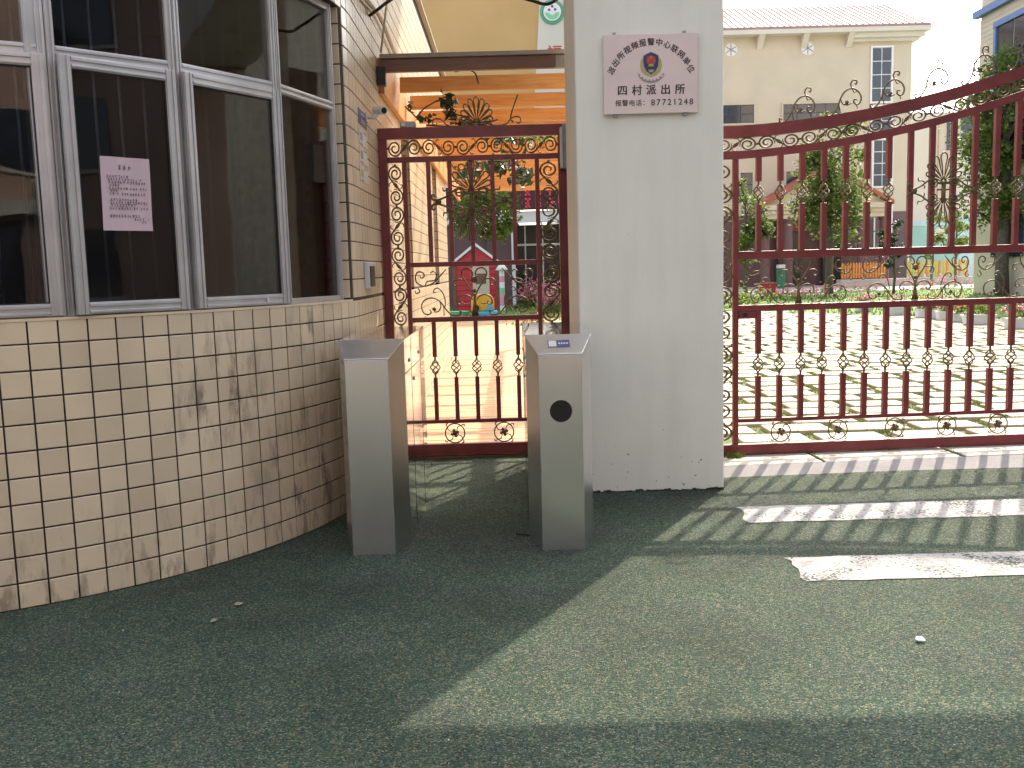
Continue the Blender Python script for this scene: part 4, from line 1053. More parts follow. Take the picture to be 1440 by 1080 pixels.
for uc_, wd in (((.078 + il0) / 2, il0 - .078), ((ir1 + DW - .07) / 2, DW - .07 - ir1)):
    for k in range(7):
        LL = (iz - .12) / 7.02; o = put(ME_S, 'scroll', door, uc_, .112 + LL * (k + .5), LL, wd * 2.3 * (1 if k % 2 else -1), R_(90)); o.scale[1] = .26
put(ME_H, 'lyre_scroll', door, um, 1.068, 1.0, 1.0)
for sg in (1, -1): put(ME_W, 'sweep_scroll', door, um, 1.068, sg * .93, .98); put(ME_G, 'swag_scroll', door, um - sg * .44, 1.068, sg * 1.0, .98)
for px in (560, 640, 709, 779):
    u = dp(px, 610)[0]
    if il1 + .08 < u < ir0 - .05: put(ME_R, 'rosette', door, u, .183, 1.08, 1.08)
lk = empty('magnetic_lock', (.44, 7.15, 2.14), 0, 'grey metal lock box at the top corner of the maroon door', 'lock')
p0, p1 = at(789, 238, 7.14), at(804, 176, 7.14)
MB().box(p0.x + .012, PX0 + .02, 7.08, 7.16, p0.z, p1.z).build('housing', 'galv', lk, bevel=.004); MB().box(p0.x - .006, p0.x + .011, 7.07, 7.165, p0.z + .004, p1.z - .02).build('armature_plate', 'camwhite', lk, bevel=.002)
box('wall_post', 'beamgrey', PX0 + .03, PX0 + .11, 6.885, 7.2, 0, 2.98, None, .004)
tag(bpy.data.objects['wall_post'], 'narrow grey-brown post closing the gap behind the pillar beside the door', 'post')

# ================================================================== PERGOLA
pg = empty('pergola', (-.2, 7.3, 0), 0, 'orange pine pergola with cross beams over the deck', 'pergola')
BX0, BX1 = -.9, 1.28
zb_lo, zb_hi = 2.925, 3.043      # beam section
box('front_beam', 'wood_dark', -.905, .38, 7.28, 7.33, 2.871, 2.963, pg, .004)
box('front_flashing', 'beamgrey', -.905, .50, 7.26, 7.35, 2.965, 2.996, pg, .003)
box('end_plate', 'beamgrey', .382, .5, 7.282, 7.332, 2.871, 2.963, pg, .003)
bme = MB().box(0, 1, -.025, .025, zb_lo - 2.925, zb_hi - 2.925).mesh('beam'); bme.materials.append(M['wood'])
for k in range(13):
    o = link('beam', bme, None, pg, True); o.location = (BX0 + .2 + .045, 7.3 + .84 * (k + 1) - 7.3, 2.873 + random.uniform(-.004, .004)); o.scale = (BX1 - BX0 - .09, 1, 1)
box('ledger', 'wood', WX + .004, WX + .044, 7.36, 18.6, 2.73, 2.995, pg, .004); box('ledger', 'wood', BX1 - .05, BX1, 7.6, 18.6, 2.73, 2.995, pg, .004)
for yy in (10.5, 14.5, 18.5): box('post', 'wood', BX1 - .12, BX1 - .001, yy - .06, yy + .06, 0, 2.734, pg, .006)
p0 = at(539, 92, 7.3); MB().box(WX + .005, WX + .07, 7.22, 7.279, 2.765, 2.9).build('bracket', 'dark_rubber', pg, bevel=.004)
# hanging loops of vine under the beams
vn = empty('climbing_vine', (-.2, 7.6, 2.5), 0, 'dark climbing vine trailing over the pergola beam and door top', 'plant')
def leaf_quads(mb, pts, size, rr, fold=.25, up=.3):
    for p in pts:
        s_ = size * rr.uniform(.6, 1.35)
        d = Vector((rr.gauss(0, 1), rr.gauss(0, 1), rr.gauss(0, .8) - .1)).normalized()
        n_ = Vector((rr.gauss(0, .7), rr.gauss(0, .7), 1)).normalized(); b = d.cross(n_)
        if b.length < .1: b = d.orthogonal()
        b.normalize(); c = d.cross(b).normalized()
        p = Vector(p); i = len(mb.v)
        mb.v += [tuple(p - d * s_ * .5), tuple(p + b * s_ * .3 + c * s_ * fold * .3), tuple(p + d * s_ * .5), tuple(p - b * s_ * .3 + c * s_ * fold * .3)]
        mb.f += [(i, i + 1, i + 2), (i, i + 2, i + 3)]
rr = random.Random(21)
stems = [[(585, 165), (600, 150), (625, 140), (640, 160), (660, 165), (640, 175)], [(640, 101), (655, 97), (668, 103), (673, 118)], [(604, 74), (605, 85), (606, 100)], [(570, 150), (580, 160), (592, 172)],
         [(728, 133), (722, 150), (718, 166), (722, 172)], [(600, 176), (640, 178), (680, 174), (700, 168)]]
mb = MB()
for st_ in stems: mb.tube(catmull([at(x, y, 7.42) for x, y in st_], 6), .006, 5)
mb.tube(catmull([at(632, 226, 8.4), at(640, 238, 8.4), at(652, 238, 8.4), at(656, 228, 8.4)], 6), .006, 5)
tag(mb.build('stem', 'bark', vn, smooth=True), kind='stuff')
for nm, cs, sz in (('leaf_cluster', [(628, 145, 14, 15, 46), (635, 160, 10, 8, 22), (600, 170, 8, 6, 8), (576, 152, 6, 9, 6), (590, 165, 6, 6, 8), (655, 172, 20, 5, 20)], .075), ):
    for cx_, cy_, rx_, ry_, n_ in cs:
        mb = MB(); leaf_quads(mb, [at(rr.gauss(cx_, rx_ * .5), rr.gauss(cy_, ry_ * .5), rr.uniform(7.36, 7.6)) for _ in range(n_)], sz, rr); tag(mb.build(nm, 'leafdark', vn), kind='stuff')
vn2 = empty('hanging_vine', (.2, 10, 2.6), 0, 'leafy vine hanging from the pergola beams above the red playhouse', 'plant')
for cx_, cy_, rx_, ry_, n_ in ((700, 232, 22, 14, 150), (732, 245, 14, 18, 90), (655, 245, 14, 10, 40), (760, 190, 26, 8, 60), (712, 195, 30, 8, 40)):
    mb = MB(); leaf_quads(mb, [at(rr.gauss(cx_, rx_ * .5), rr.gauss(cy_, ry_ * .5), rr.uniform(9.6, 11)) for _ in range(n_)], .1, rr); tag(mb.build('leaf_cluster', 'leafdark' if cx_ < 750 else 'leaf', vn2), kind='stuff')

# ------------------------------------------------------------------ small fittings on the tiled pier
def on_wall(px, py, off=0): return atX(px, py, WX + off)
def wall_plate(nm, m, x0, y0, x1, y1, parent, off0, off1, bv=.001):
    a, b = on_wall(x0, y0), on_wall(x1, y1); ya, yb = sorted((a.y, b.y)); z0, z1 = sorted((a.z, b.z))
    return MB().box(WX + off0, WX + off1, ya, yb, z0, z1).build(nm, m, parent, bevel=bv)
def face_marks(nm, m, yc, z, wd, h, parent, off): return None
for k, (x0, y0, x1, y1, lab) in enumerate(((503, 155, 515, 180, 'small dark blue number plate on the tiled pier above the white labels'), (504, 184, 515.5, 207, 'white label on the tiled pier right below the blue plate'), (505, 210, 516.5, 232, 'white label on the tiled pier between two other white labels'), (505.5, 235, 517.5, 258, 'white label with yellow print, lowest label on the tiled pier'))):
    a, b = on_wall(x0, y0), on_wall(x1, y1); e = empty('label_plate' if k else 'number_plate', (WX, (a.y + b.y) / 2, b.z), 0, lab, 'label')
    z0, z1 = min(a.z, b.z), max(a.z, b.z); zc_m = (on_wall(x0, (y0 + y1) / 2).z + on_wall(x1, (y0 + y1) / 2).z) / 2; hh = .098
    yc = (a.y + b.y) / 2; wy = (.2 if k else .2)
    ya, yb = a.y, b.y
    MB().box(WX + .001, WX + .004, ya, yb, zc_m - hh / 2, zc_m + hh / 2).build('plate', 'whitelabel' if k else 'bluelabel', e, bevel=.0008)
    if k == 0:
        for q in range(2): MB().box(WX + .0042, WX + .0048, ya + (yb - ya) * (.35 + .25 * q), ya + (yb - ya) * (.45 + .25 * q), zc_m - .03, zc_m + .0).build('print', 'whitelabel', e)
        MB().box(WX + .0042, WX + .0048, ya + (yb - ya) * .3, ya + (yb - ya) * .75, zc_m + .02, zc_m + .032).build('print', 'whitelabel', e)
    else:
        MB().box(WX + .0042, WX + .0048, ya + (yb - ya) * .12, ya + (yb - ya) * .4, zc_m - .02, zc_m + .03).build('print', 'yellowlabel' if k == 3 else 'greyp', e)
        MB().box(WX + .0042, WX + .0048, ya + (yb - ya) * .12, ya + (yb - ya) * .42, zc_m - .045, zc_m - .035).build('print', 'greyp', e)
        MB().box(WX + .0042, WX + .0048, ya + (yb - ya) * .5, ya + (yb - ya) * .92, zc_m + .036, zc_m + .044).build('print', 'greyp', e)
cp = on_wall(517, 150); cc = empty('security_camera', cp, 0, 'small white bullet camera on the tiled pier above the door corner', 'camera')
c0 = at(520, 152, 6.5); cdir = Vector((.55, -.8, -.16)).normalized()
c0 = Vector((WX + .1, c0.y + .1, c0.z))
MB().tube([c0 - cdir * .07, c0 - cdir * .065, c0 + cdir * .05, c0 + cdir * .055], [.02, .028, .028, .026], 16).build('body', 'camwhite', cc, smooth=False)
MB().tube([c0 + cdir * .0552, c0 + cdir * .058], .02, 16).build('lens', 'black', cc)
MB().box(WX + .001, WX + .014, c0.y - .03, c0.y + .03, c0.z - .075, c0.z - .015).build('wall_plate', 'camwhite', cc, bevel=.003); MB().tube([(WX + .014, c0.y, c0.z - .045), (WX + .06, c0.y, c0.z - .05), c0 - cdir * .01], .011, 8).build('arm', 'camwhite', cc, smooth=True)
p = at(577, 178, 7.3); c2 = empty('security_camera', p, 0, 'small grey camera sitting on the door top rail by the tiled wall', 'camera')
MB().box(p.x - .05, p.x + .045, 7.2, 7.3, zt1 + .001, zt1 + .05).build('body', 'galv', c2, bevel=.008); MB().tube([(p.x - .045, 7.199, zt1 + .028), (p.x - .045, 7.19, zt1 + .028)], .016, 12).build('lens', 'camwhite', c2)
a, b = on_wall(513, 402), on_wall(526, 373); cr = empty('card_reader', (WX, (a.y + b.y) / 2, a.z), 0, 'grey wall card reader with dark face beside the door', 'card reader')
zc_m = (on_wall(519, 387)).z
MB().box(WX + .001, WX + .03, a.y, min(b.y, a.y + .28), zc_m - .085, zc_m + .085).build('case', 'camwhite', cr, bevel=.004); MB().box(WX + .031, WX + .036, a.y + .05, min(b.y, a.y + .28) - .03, zc_m - .075, zc_m + .06).build('face', 'black', cr, bevel=.003)
cd = MB().tube(catmull([on_wall(505, -12, .03), on_wall(515, 0, .03), on_wall(535, 25, .03), on_wall(549, 60, .03), on_wall(556, 76, .03)], 5), .016, 8)
tag(cd.build('conduit', 'pipe', smooth=True), 'pale plastic conduit running down the tiled passage wall', 'pipe')
cd = MB().tube([at(545, -5, 7.25), at(542, 20, 7.25), at(535.5, 74, 7.25)], .008, 8)
tag(cd.build('stay_rod', 'pipe', smooth=True), 'thin pale rod standing on the left end of the front beam', 'rod')
cb = MB().tube(catmull([at(520, 22, 7.0), at(533, 12, 6.9), at(545, 3, 6.9), at(565, -6, 6.9), at(640, -22, 6.9), at(700, -12, 6.8), at(745, 0, 6.8), at(768, 6, 6.8), at(783, -1, 6.7), at(795, -14, 6.6)], 8), .011, 8)
tag(cb.build('overhead_cable', 'cable', smooth=True), 'black cable sagging from the tiled wall over to the pillar', 'cable')

# ================================================================== TREES AND PLANTS
def tree(name, x, y, h, trunk_h, crown_c, crown_r, n_clump, n_leaf, leaf, label, m='leaf', seed=1, tr=.12, group=None, z0=.03):
    rr = random.Random(seed); t = empty(name, (x, y, z0), 0, label, 'tree', group)
    mb = MB(); top = crown_c[2] + crown_r[2] * .5
    P = [(rr.uniform(-.04, .04) * (k > 0), rr.uniform(-.04, .04) * (k > 0), top * k / 7) for k in range(8)]
    mb.tube(P, [tr * (1.25 - .9 * k / 7) for k in range(8)], 9); mb.build('trunk', 'bark', t, True, smooth=True)
    cl = []
    for k in range(n_clump):
        while True:
            v = Vector((rr.uniform(-1, 1), rr.uniform(-1, 1), rr.uniform(-1, 1)))
            if .2 < v.length < 1: break
        c = Vector((crown_c[0] + v.x * crown_r[0] * (1 - .25 * max(0, v.z)), crown_c[1] + v.y * crown_r[1] * (1 - .25 * max(0, v.z)), crown_c[2] + v.z * crown_r[2])); cl.append(c)
    for k in range(0, n_clump, max(1, n_clump // 9)):
        c = cl[k]; zs = max(trunk_h * .8, c.z - crown_r[2] * .35); b = MB(); b.tube(catmull([(0, 0, min(zs, top)), (c.x * .4, c.y * .4, (zs + c.z) / 2), tuple(c)], 4), [tr * .45 * (1 - .08 * q) for q in range(9)], 6); b.build('limb', 'bark', t, True, smooth=True)
    mb = MB(); pts = []
    rc = (crown_r[0] + crown_r[2]) * .5
    for c in cl:
        s_ = rc * rr.uniform(.09, .16)
        for q in range(n_leaf // n_clump): pts.append(c + Vector((rr.gauss(0, s_), rr.gauss(0, s_), rr.gauss(0, s_ * .75))))
    leaf_quads(mb, pts, leaf, rr); o = mb.build('crown', m, t, True); o['kind'] = 'stuff'
    return t
def yat(px, py, z=.03): return gnd(px, py, z)
g = yat(1166, 413); sc = g.y / F
tree('yard_tree', g.x, g.y, 8, 2.2, (0, 0, 5.0), (1.35, 1.3, 3.0), 60, 6500, .2, 'slim leafy tree on the lawn in front of the gabled porch', 'leaf', 3, .15, 'trees on the lawn')
g = yat(1409, 416)
tree('yard_tree', g.x, g.y, 10, 2.4, (.15, 0, 5.5), (1.75, 1.75, 3.2), 80, 9500, .2, 'broad leafy tree on the lawn before the blue trimmed building', 'leaf', 8, .2, 'trees on the lawn')
g = yat(1048, 420)
tree('yard_tree', g.x, g.y, 4.5, 1.2, (0, 0, 3.1), (.8, .8, 1.7), 24, 2400, .16, 'small round-topped tree by the plum wall near the pillar', 'leaf', 5, .08, 'trees on the lawn')
g = yat(1256, 414)
tree('yard_tree', g.x, g.y, 3.0, .9, (0, 0, 2.0), (.75, .7, .95), 16, 1100, .15, 'young tree in front of the wooden fence', 'leafdark', 15, .05, 'trees on the lawn')
g = at(1345, 340, 47)
tree('yard_tree', g.x, g.y, 4.2, 1.0, (0, 0, 2.9), (.9, .9, 1.2), 18, 1500, .16, 'small tree before the teal mural wall', 'leaf2', 16, .06, 'trees on the lawn')
g = at(1312, 340, 47.5)
tree('yard_tree', g.x, g.y, 3.6, 1.0, (0, 0, 2.4), (.45, .45, 1.2), 9, 500, .15, 'thin sapling before the teal mural wall', 'leaf', 26, .05, 'trees on the lawn')
g = yat(686, 436)
tree('play_tree', g.x, g.y, 5, 2.2, (.1, 0, 3.55), (1.35, 1.2, 1.0), 40, 5200, .15, 'leafy tree with pale trunk behind the red playhouse', 'leaf2', 6, .07)

def flowers(mbf, mbl, x, y, z, rx, ry, h, n, rr, sz=.07):
    leaf_quads(mbl, [(x + rr.gauss(0, rx * .5), y + rr.gauss(0, ry * .5), z + abs(rr.gauss(0, h * .45))) for _ in range(n)], sz * 1.3, rr)
    leaf_quads(mbf, [(x + rr.gauss(0, rx * .5), y + rr.gauss(0, ry * .5), z + h * .35 + abs(rr.gauss(0, h * .4))) for _ in range(n)], sz, rr)
rr = random.Random(31)
def planter(px, py, wd, col, label, grp, z0=.035, hgt=.2, flw=.28):
    g = gnd(px, py, z0); t = empty('flower_pot', g, rr.uniform(-.2, .2), label, 'flower pot', grp)
    mb = MB(); a, b = wd / 2, .13
    B = [(-a * .86, -b * .8, 0), (a * .86, -b * .8, 0), (a * .86, b * .8, 0), (-a * .86, b * .8, 0)]; T = [(-a, -b, hgt), (a, -b, hgt), (a, b, hgt), (-a, b, hgt)]
    mb.hexa(B, T); mb.build('pot', 'pot', t, True, bevel=.01); MB().box(-a - .012, a + .012, -b - .012, b + .012, hgt - .03, hgt + .004).build('rim', 'pot', t, True, bevel=.006)
    f, l_ = MB(), MB(); flowers(f, l_, 0, 0, hgt, a * 1.2, b * 1.3, flw, int(70 + 90 * wd), rr)
    tag(l_.build('foliage', 'leaf2', t, True), kind='stuff'); tag(f.build('flowers', col, t, True), kind='stuff')
GR = 'white flower pots along the lawn edge'
for px, py, wd, col, lab in ((1262, 443, .42, 'pink', 'white pot of pink flowers on the lawn edge, first of the row'), (1299, 446, .36, 'orangef', 'white pot of orange flowers on the lawn edge beside pink pots'), (1316, 448, .34, 'orangef', 'second white pot of orange flowers on the lawn edge'), (1330, 450, .4, 'pink', 'white pot of pink flowers in the middle of the row'),
                             (1349, 452, .42, 'orangef', 'white pot of small orange flowers beside the long white trough'), (1376, 456, .62, 'leaf2', 'long white trough of green leaves on the lawn edge'), (1436, 462, .6, 'pink', 'long white trough of pink flowers at the end of the row'), (1214, 438, .4, 'pink', 'white pot of pink flowers standing alone on the lawn edge')):
    planter(px, py, wd, col, lab, GR)
def flower_bed(px, py, rx, ry, h, n, col, lab, sz=.12):
    g = yat(px, py); t = empty('flower_bed', g, 0, lab, 'flower bed'); f, l_ = MB(), MB(); flowers(f, l_, 0, 0, 0, rx, ry, h, n, rr, sz)
    tag(l_.build('foliage', 'leaf2', t, True), kind='stuff'); tag(f.build('flowers', col, t, True), kind='stuff')
flower_bed(1085, 420, .9, .5, .4, 90, 'pink', 'bed of pink flowers beside the red box in the yard'); flower_bed(1132, 420, 1.3, .5, .45, 120, 'pink', 'bed of pink flowers before the slim tree', )
flower_bed(1200, 410, 1.5, .4, .35, 90, 'pink', 'low pink flower bed by the wooden fence'); flower_bed(1318, 407, 2.2, .4, .6, 120, 'pink', 'tall pink flowers below the coloured picket fence')
flower_bed(1040, 432, 1.0, .6, .6, 200, 'leaf', 'leafy green bed at the corner by the pillar')
flower_bed(748, 432, .55, .6, .8, 420, 'pink', 'pink flowers on the lawn by the playhouse'); flower_bed(778, 440, .55, .5, .8, 420, 'pink', 'bright pink flowers beside the deck near the pillar', .1); flower_bed(752, 458, .6, .25, .3, 260, 'red', 'low red flowers at the far end of the deck', .06)

# ================================================================== PLAYHOUSE AND TOYS
g = yat(671, 438); hx, hy = g.x, g.y; k_ = hy / F
ph = empty('playhouse', (hx, hy, .03), 0, 'red toy playhouse with white gable roof edge on the lawn', 'playhouse')
W_, Hh = 33 * k_, 66 * k_
for q in range(9): box('siding_board', 'red', -W_, W_, -.03, .02, q * Hh / 9 + .004, (q + 1) * Hh / 9 - .01, ph, .006, True)
box('body', 'red', -W_ + .01, W_ - .01, .02, 1.3, 0, Hh, ph, 0, True)
for q in range(4):
    t0, t1 = q / 5, (q + 1) / 5; MB().prism([(-W_ * (1 - t0), -.03, Hh + t0 * .62), (W_ * (1 - t0), -.03, Hh + t0 * .62), (W_ * (1 - t1), -.03, Hh + t1 * .62 - .012), (-W_ * (1 - t1), -.03, Hh + t1 * .62 - .012)], (0, .06, 0)).build('gable_board', 'red', ph, True)
for sg in (1, -1):
    MB().prism([(sg * (W_ + .12), -.15, Hh - .1), (sg * (W_ + .12), -.15, Hh), (0, -.15, Hh + .72), (0, -.15, Hh + .62)][::sg], (0, 1.6, 0)).build('roof_slope', 'white', ph, True)
    MB().box(*sorted((sg * (W_ - .12), sg * W_)), -.07, -.031, 0, Hh).build('corner_post', 'wood_dark', ph, True)
box('doorway', 'cream', -.12, .45, -.05, -.031, .3, Hh * .95, ph, .01, True); box('window', 'wood_dark', -.02, .34, -.062, -.051, Hh * .58, Hh * .8, ph, .005, True)
g = yat(679, 444)
tc = empty('toy_car', (g.x, g.y, .03), 0, 'yellow ride-on toy car on a blue base by the playhouse', 'toy car'); kk = g.y / F
MB().prism([(-16 * kk, 0, 6 * kk), (16 * kk, 0, 6 * kk), (16 * kk, 0, 22 * kk), (10 * kk, 0, 30 * kk), (-12 * kk, 0, 30 * kk), (-16 * kk, 0, 20 * kk)], (0, .7, 0)).build('body', 'yel', tc, True, bevel=.04)
MB().box(-13 * kk, 20 * kk, -.1, .8, 0, 6 * kk).build('base', 'cyan', tc, True, bevel=.03); MB().cyl((10 * kk, -.02, 11 * kk), (10 * kk, -.1, 11 * kk), 4.5 * kk, 14).build('wheel', 'cyan', tc, True); MB().cyl((-9 * kk, -.02, 11 * kk), (-9 * kk, -.1, 11 * kk), 4.5 * kk, 14).build('wheel', 'black', tc, True)
g = yat(642, 444); st_ = empty('toy_tray', (g.x, g.y - .4, .03), 0, 'low pale green toy tray in front of the playhouse', 'toy')
MB().lathe([(.36, 0), (.42, .14), (.44, .15), (.4, .12)], (0, 0, 0), 18).build('tray', 'greenlight', st_, True)
g = yat(707, 438); cp_ = empty('striped_pole', (g.x, g.y, .03), 0, 'pink white and green striped pole with a white cap by the playhouse', 'pole'); kk = g.y / F
for q, c_ in enumerate(('white', 'pinkpaint', 'pinkpaint', 'greenlight', 'white', 'pinkpaint', 'white')): MB().cyl((0, 0, q * 8.2 * kk), (0, 0, (q + 1) * 8.2 * kk - .002), .09, 12).build('band', c_, cp_, True)
MB().lathe([(.22, 0), (.14, .12), (.02, .24)], (0, 0, 57.5 * kk), 14).build('cap', 'white', cp_, True, smooth=True)
g = yat(731, 428); bu = empty('round_bush', (g.x, g.y, .03), 0, 'dark green upright bush between the playhouse and pink flowers', 'bush')
mb = MB(); leaf_quads(mb, [(rr.gauss(0, .12), rr.gauss(0, .12), .25 + rr.uniform(0, 1.0)) for _ in range(420)], .12, rr); tag(mb.build('foliage', 'leafdark', bu, True), kind='stuff'); MB().cyl((0, 0, 0), (0, 0, .6), .03, 8).build('stem', 'bark', bu, True)

# ================================================================== YELLOW BUILDING BEHIND THE PLAYHOUSE
YB = 38.0
yb = empty('yellow_building', (0, YB, 0), 0, 'mustard yellow school building with dark ground floor behind the playhouse', 'building')
def pz(y, px=720): return at(px, y, YB).z
def pxx(px, y=200): return at(px, y, YB).x
box('upper_wall', 'yellow', -7, pxx(764, 60), YB, YB + 6, pz(232), 16, yb)
box('side_wall', 'offwhite', pxx(764, 60) + .002, 7.4, YB + .25, YB + 6, pz(232), 16, yb)
MB().prism([(pxx(763, 0), YB - .12, pz(-60)), (pxx(803, 0), YB - .12, pz(-60)), (pxx(794, 75), YB - .12, pz(232)), (pxx(752, 130) - .2, YB - .12, pz(232))][::-1], (0, .36, 0)).build('white_panel', 'offwhite', yb)
box('white_band', 'white', -7, 7.4, YB - .3, YB - .005, pz(314), pz(298), yb); box('white_band', 'white', -7, 7.4, YB - .2, YB - .005, pz(240), pz(233), yb)
box('window_strip', 'glassdark', -7, 7.4, YB - .05, YB - .004, pz(252), pz(240.2), yb); box('wall_strip', 'white', -7, 7.4, YB - .06, YB - .004, pz(262), pz(252.2), yb)
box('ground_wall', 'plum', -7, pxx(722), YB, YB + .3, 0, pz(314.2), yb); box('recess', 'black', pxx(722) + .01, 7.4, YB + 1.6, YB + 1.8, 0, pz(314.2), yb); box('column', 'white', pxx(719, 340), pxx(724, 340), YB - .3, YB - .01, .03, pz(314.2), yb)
for q in range(5): box('window_frame', 'alu', pxx(735 + q * 26), pxx(737 + q * 26), YB + 1.5, YB + 1.595, 0, pz(314.2), yb)
box('rail', 'alu', pxx(722), 7.4, YB + 1.45, YB + 1.49, pz(345), pz(342), yb)
sb = empty('led_sign', (1, YB - .4, pz(293)), 0, 'dark red sign strip with red characters on the yellow building', 'sign')
box('panel', 'banner', -3, 7.3, YB - .42, YB - .31, pz(296.5), pz(263), sb)
marks([(0, 6.5, 0)], (pxx(735), YB - .425, pz(270)), (1, 0, 0), (0, 0, 1), 'led', 'characters', sb, .42); marks([(0, 6.5, 0)], (pxx(735), YB - .425, pz(287)), (1, 0, 0), (0, 0, 1), 'led', 'characters', sb, .42)
for o_ in sb.children:
    if o_.name.startswith('characters'): o_['kind'] = 'stuff'
lc = at(776.5, 17, YB - .13); r0 = 16.3 * YB / F
lg = empty('round_emblem', lc, 0, 'round green and white school emblem on the white panel', 'emblem')
def lgd(P, nm, m, y0): MB().prism(P[::-1] if False else P, (0, .02, 0)).build(nm, m, lg)
def ldisc(nm, m, r, dy, c=(0, 0), rz=None): MB().prism(disc(lc + Vector((c[0], -dy, c[1])), EX, EZ, r, 32, rz), (0, .012, 0)).build(nm, m, lg)
ldisc('rim', 'greenlogo', r0, .02); ldisc('ring_line', 'greenlight', r0 * .9, .034); ldisc('ring', 'greenlogo', r0 * .86, .048); ldisc('disc', 'white', r0 * .73, .062)
cup = [lc + Vector((r0 * .6 * math.cos(a), -.076, r0 * .6 * math.sin(a) - r0 * .02)) for a in [math.pi + math.pi * k / 14 for k in range(15)]] + [lc + Vector((.25 * r0, -.076, -.12 * r0)), lc + Vector((0, -.076, -.3 * r0)), lc + Vector((-.25 * r0, -.076, -.12 * r0))]
MB().prism(cup, (0, .012, 0)).build('leaf_bowl', 'greenlight', lg)
for c in ((0, .42), (-.26, .15), (.24, .17)): ldisc('dot', 'purple', r0 * .105, .076, (c[0] * r0, c[1] * r0))
wl_ = at(780, 76, YB - .13); ws = empty('wall_character', wl_, 0, 'red painted character on the white panel below the emblem', 'lettering')
text_at('character', '福', 'redink', wl_ + Vector((.0, -.004, .0)), EX, EZ, .6, ws, .012)

# ================================================================== SCHOOL BUILDING
SB = 56.0
sb_ = empty('school_building', (16, SB, 0), 0, 'cream school building with pink tiled roof and gabled porch', 'building')
def sx_(px, y=200): return at(px, y, SB).x
def sz_(py, px=1160): return at(px, py, SB).z
XL, XR = 3.0, sx_(1281, 150); ZE = sz_(47)
ZP = sz_(300)
mb = MB().box(XL, XR, SB, SB + 14, ZP, ZE - .122); mb.build('wall', 'cream', sb_)
box('plinth_wall', 'plum', XL, XR + .02, SB - .06, SB + 14, 0, ZP - .002, sb_)
box('cornice', 'offwhite', XL, XR + .75, SB - .8, SB + 14, ZE - .12, ZE + .12, sb_); box('cornice', 'offwhite', sx_(1195, 50), XR + .5, SB - .55, SB + 14, ZE - .38, ZE - .125, sb_); box('cornice', 'offwhite', sx_(1195, 50), XR + .25, SB - .3, SB + 14, ZE - .55, ZE - .385, sb_)
for px in (1000, 1068, 1130, 1193): x = sx_(px, 50); MB().prism([(x - .16, SB - .75, ZE - .121), (x - .16, SB - .05, ZE - .8), (x - .16, SB - .001, ZE - .8), (x - .16, SB - .001, ZE - .121)], (.32, 0, 0)).build('bracket', 'offwhite', sb_)
mb = MB(); ridge = sz_(16); rd = 5.2
mb.prism([(XL, SB - .8, ZE + .122), (XL, SB - .8, ZE + .25), (XL, SB + rd, ridge + 1.6), (XL, SB + rd, ZE + .122)], (XR + .7 - XL, 0, 0)); rf_ = mb.build('roof', 'roof', sb_)
for q in range(56):
    x = XL + .2 + q * (XR + .4 - XL) / 56
    if x > 11: MB().tube([(x, SB - .82, ZE + .25), (x, SB + rd - .05, ridge + 1.6)], .035, 5).build('roof_tile_row', 'roof', rf_)
def swin(x0, x1, y0, y1, nx, nz, frame='white', mull='white'):
    a, b = sx_(x0, (y0 + y1) / 2), sx_(x1, (y0 + y1) / 2); pc = (x0 + x1) / 2; z1, z0 = sz_(y0, pc), sz_(y1, pc)
    f = .09; mb = MB()
    mb.box(a - f, b + f, SB - .09, SB - .003, z1, z1 + f); mb.box(a - f, b + f, SB - .12, SB - .003, z0 - f, z0); mb.box(a - f, a, SB - .09, SB - .003, z0, z1); mb.box(b, b + f, SB - .09, SB - .003, z0, z1)
    o = mb.build('window_frame', frame, sb_)
    for i in range(nx):
        for j in range(nz):
            u0, u1 = a + (b - a) * i / nx + .025, a + (b - a) * (i + 1) / nx - .025; v0, v1 = z0 + (z1 - z0) * j / nz + .025, z0 + (z1 - z0) * (j + 1) / nz - .025
            MB().box(u0, u1, SB - .035, SB - .004, v0, v1).build('pane', 'glassdark', o)
    MB().box(a, b, SB - .02, SB - .003, z0, z1).build('mullions', mull, o)
swin(1226, 1253, 67, 143, 2, 4); swin(1226, 1253, 150, 190, 2, 2); swin(1228, 1253, 197, 262, 2, 4); swin(1230, 1252, 292, 350, 2, 4)
swin(1003, 1060, 148, 174, 3, 2, 'cream', 'navy'); swin(1101, 1180, 146, 172, 4, 2, 'cream', 'navy'); swin(1041, 1058, 243, 276, 1, 2, 'cream', 'navy'); swin(1105, 1140, 241, 275, 2, 2, 'cream', 'navy'); swin(960, 990, 148, 174, 2, 2)
for px, py in ((1028, 70), (1136, 68)):
    c = at(px, py, SB - .03); wv = MB().prism(disc(c, EX, EZ, .36), (0, .027, 0)).build('round_window', 'white', sb_)
    for q in range(3): a = R_(30 + 60 * q); MB().tube([c + Vector((math.cos(a) * .33, -.012, math.sin(a) * .33)), c - Vector((math.cos(a) * .33, .012, math.sin(a) * .33))], .025, 5).build('glazing_bar', 'greyp', wv)
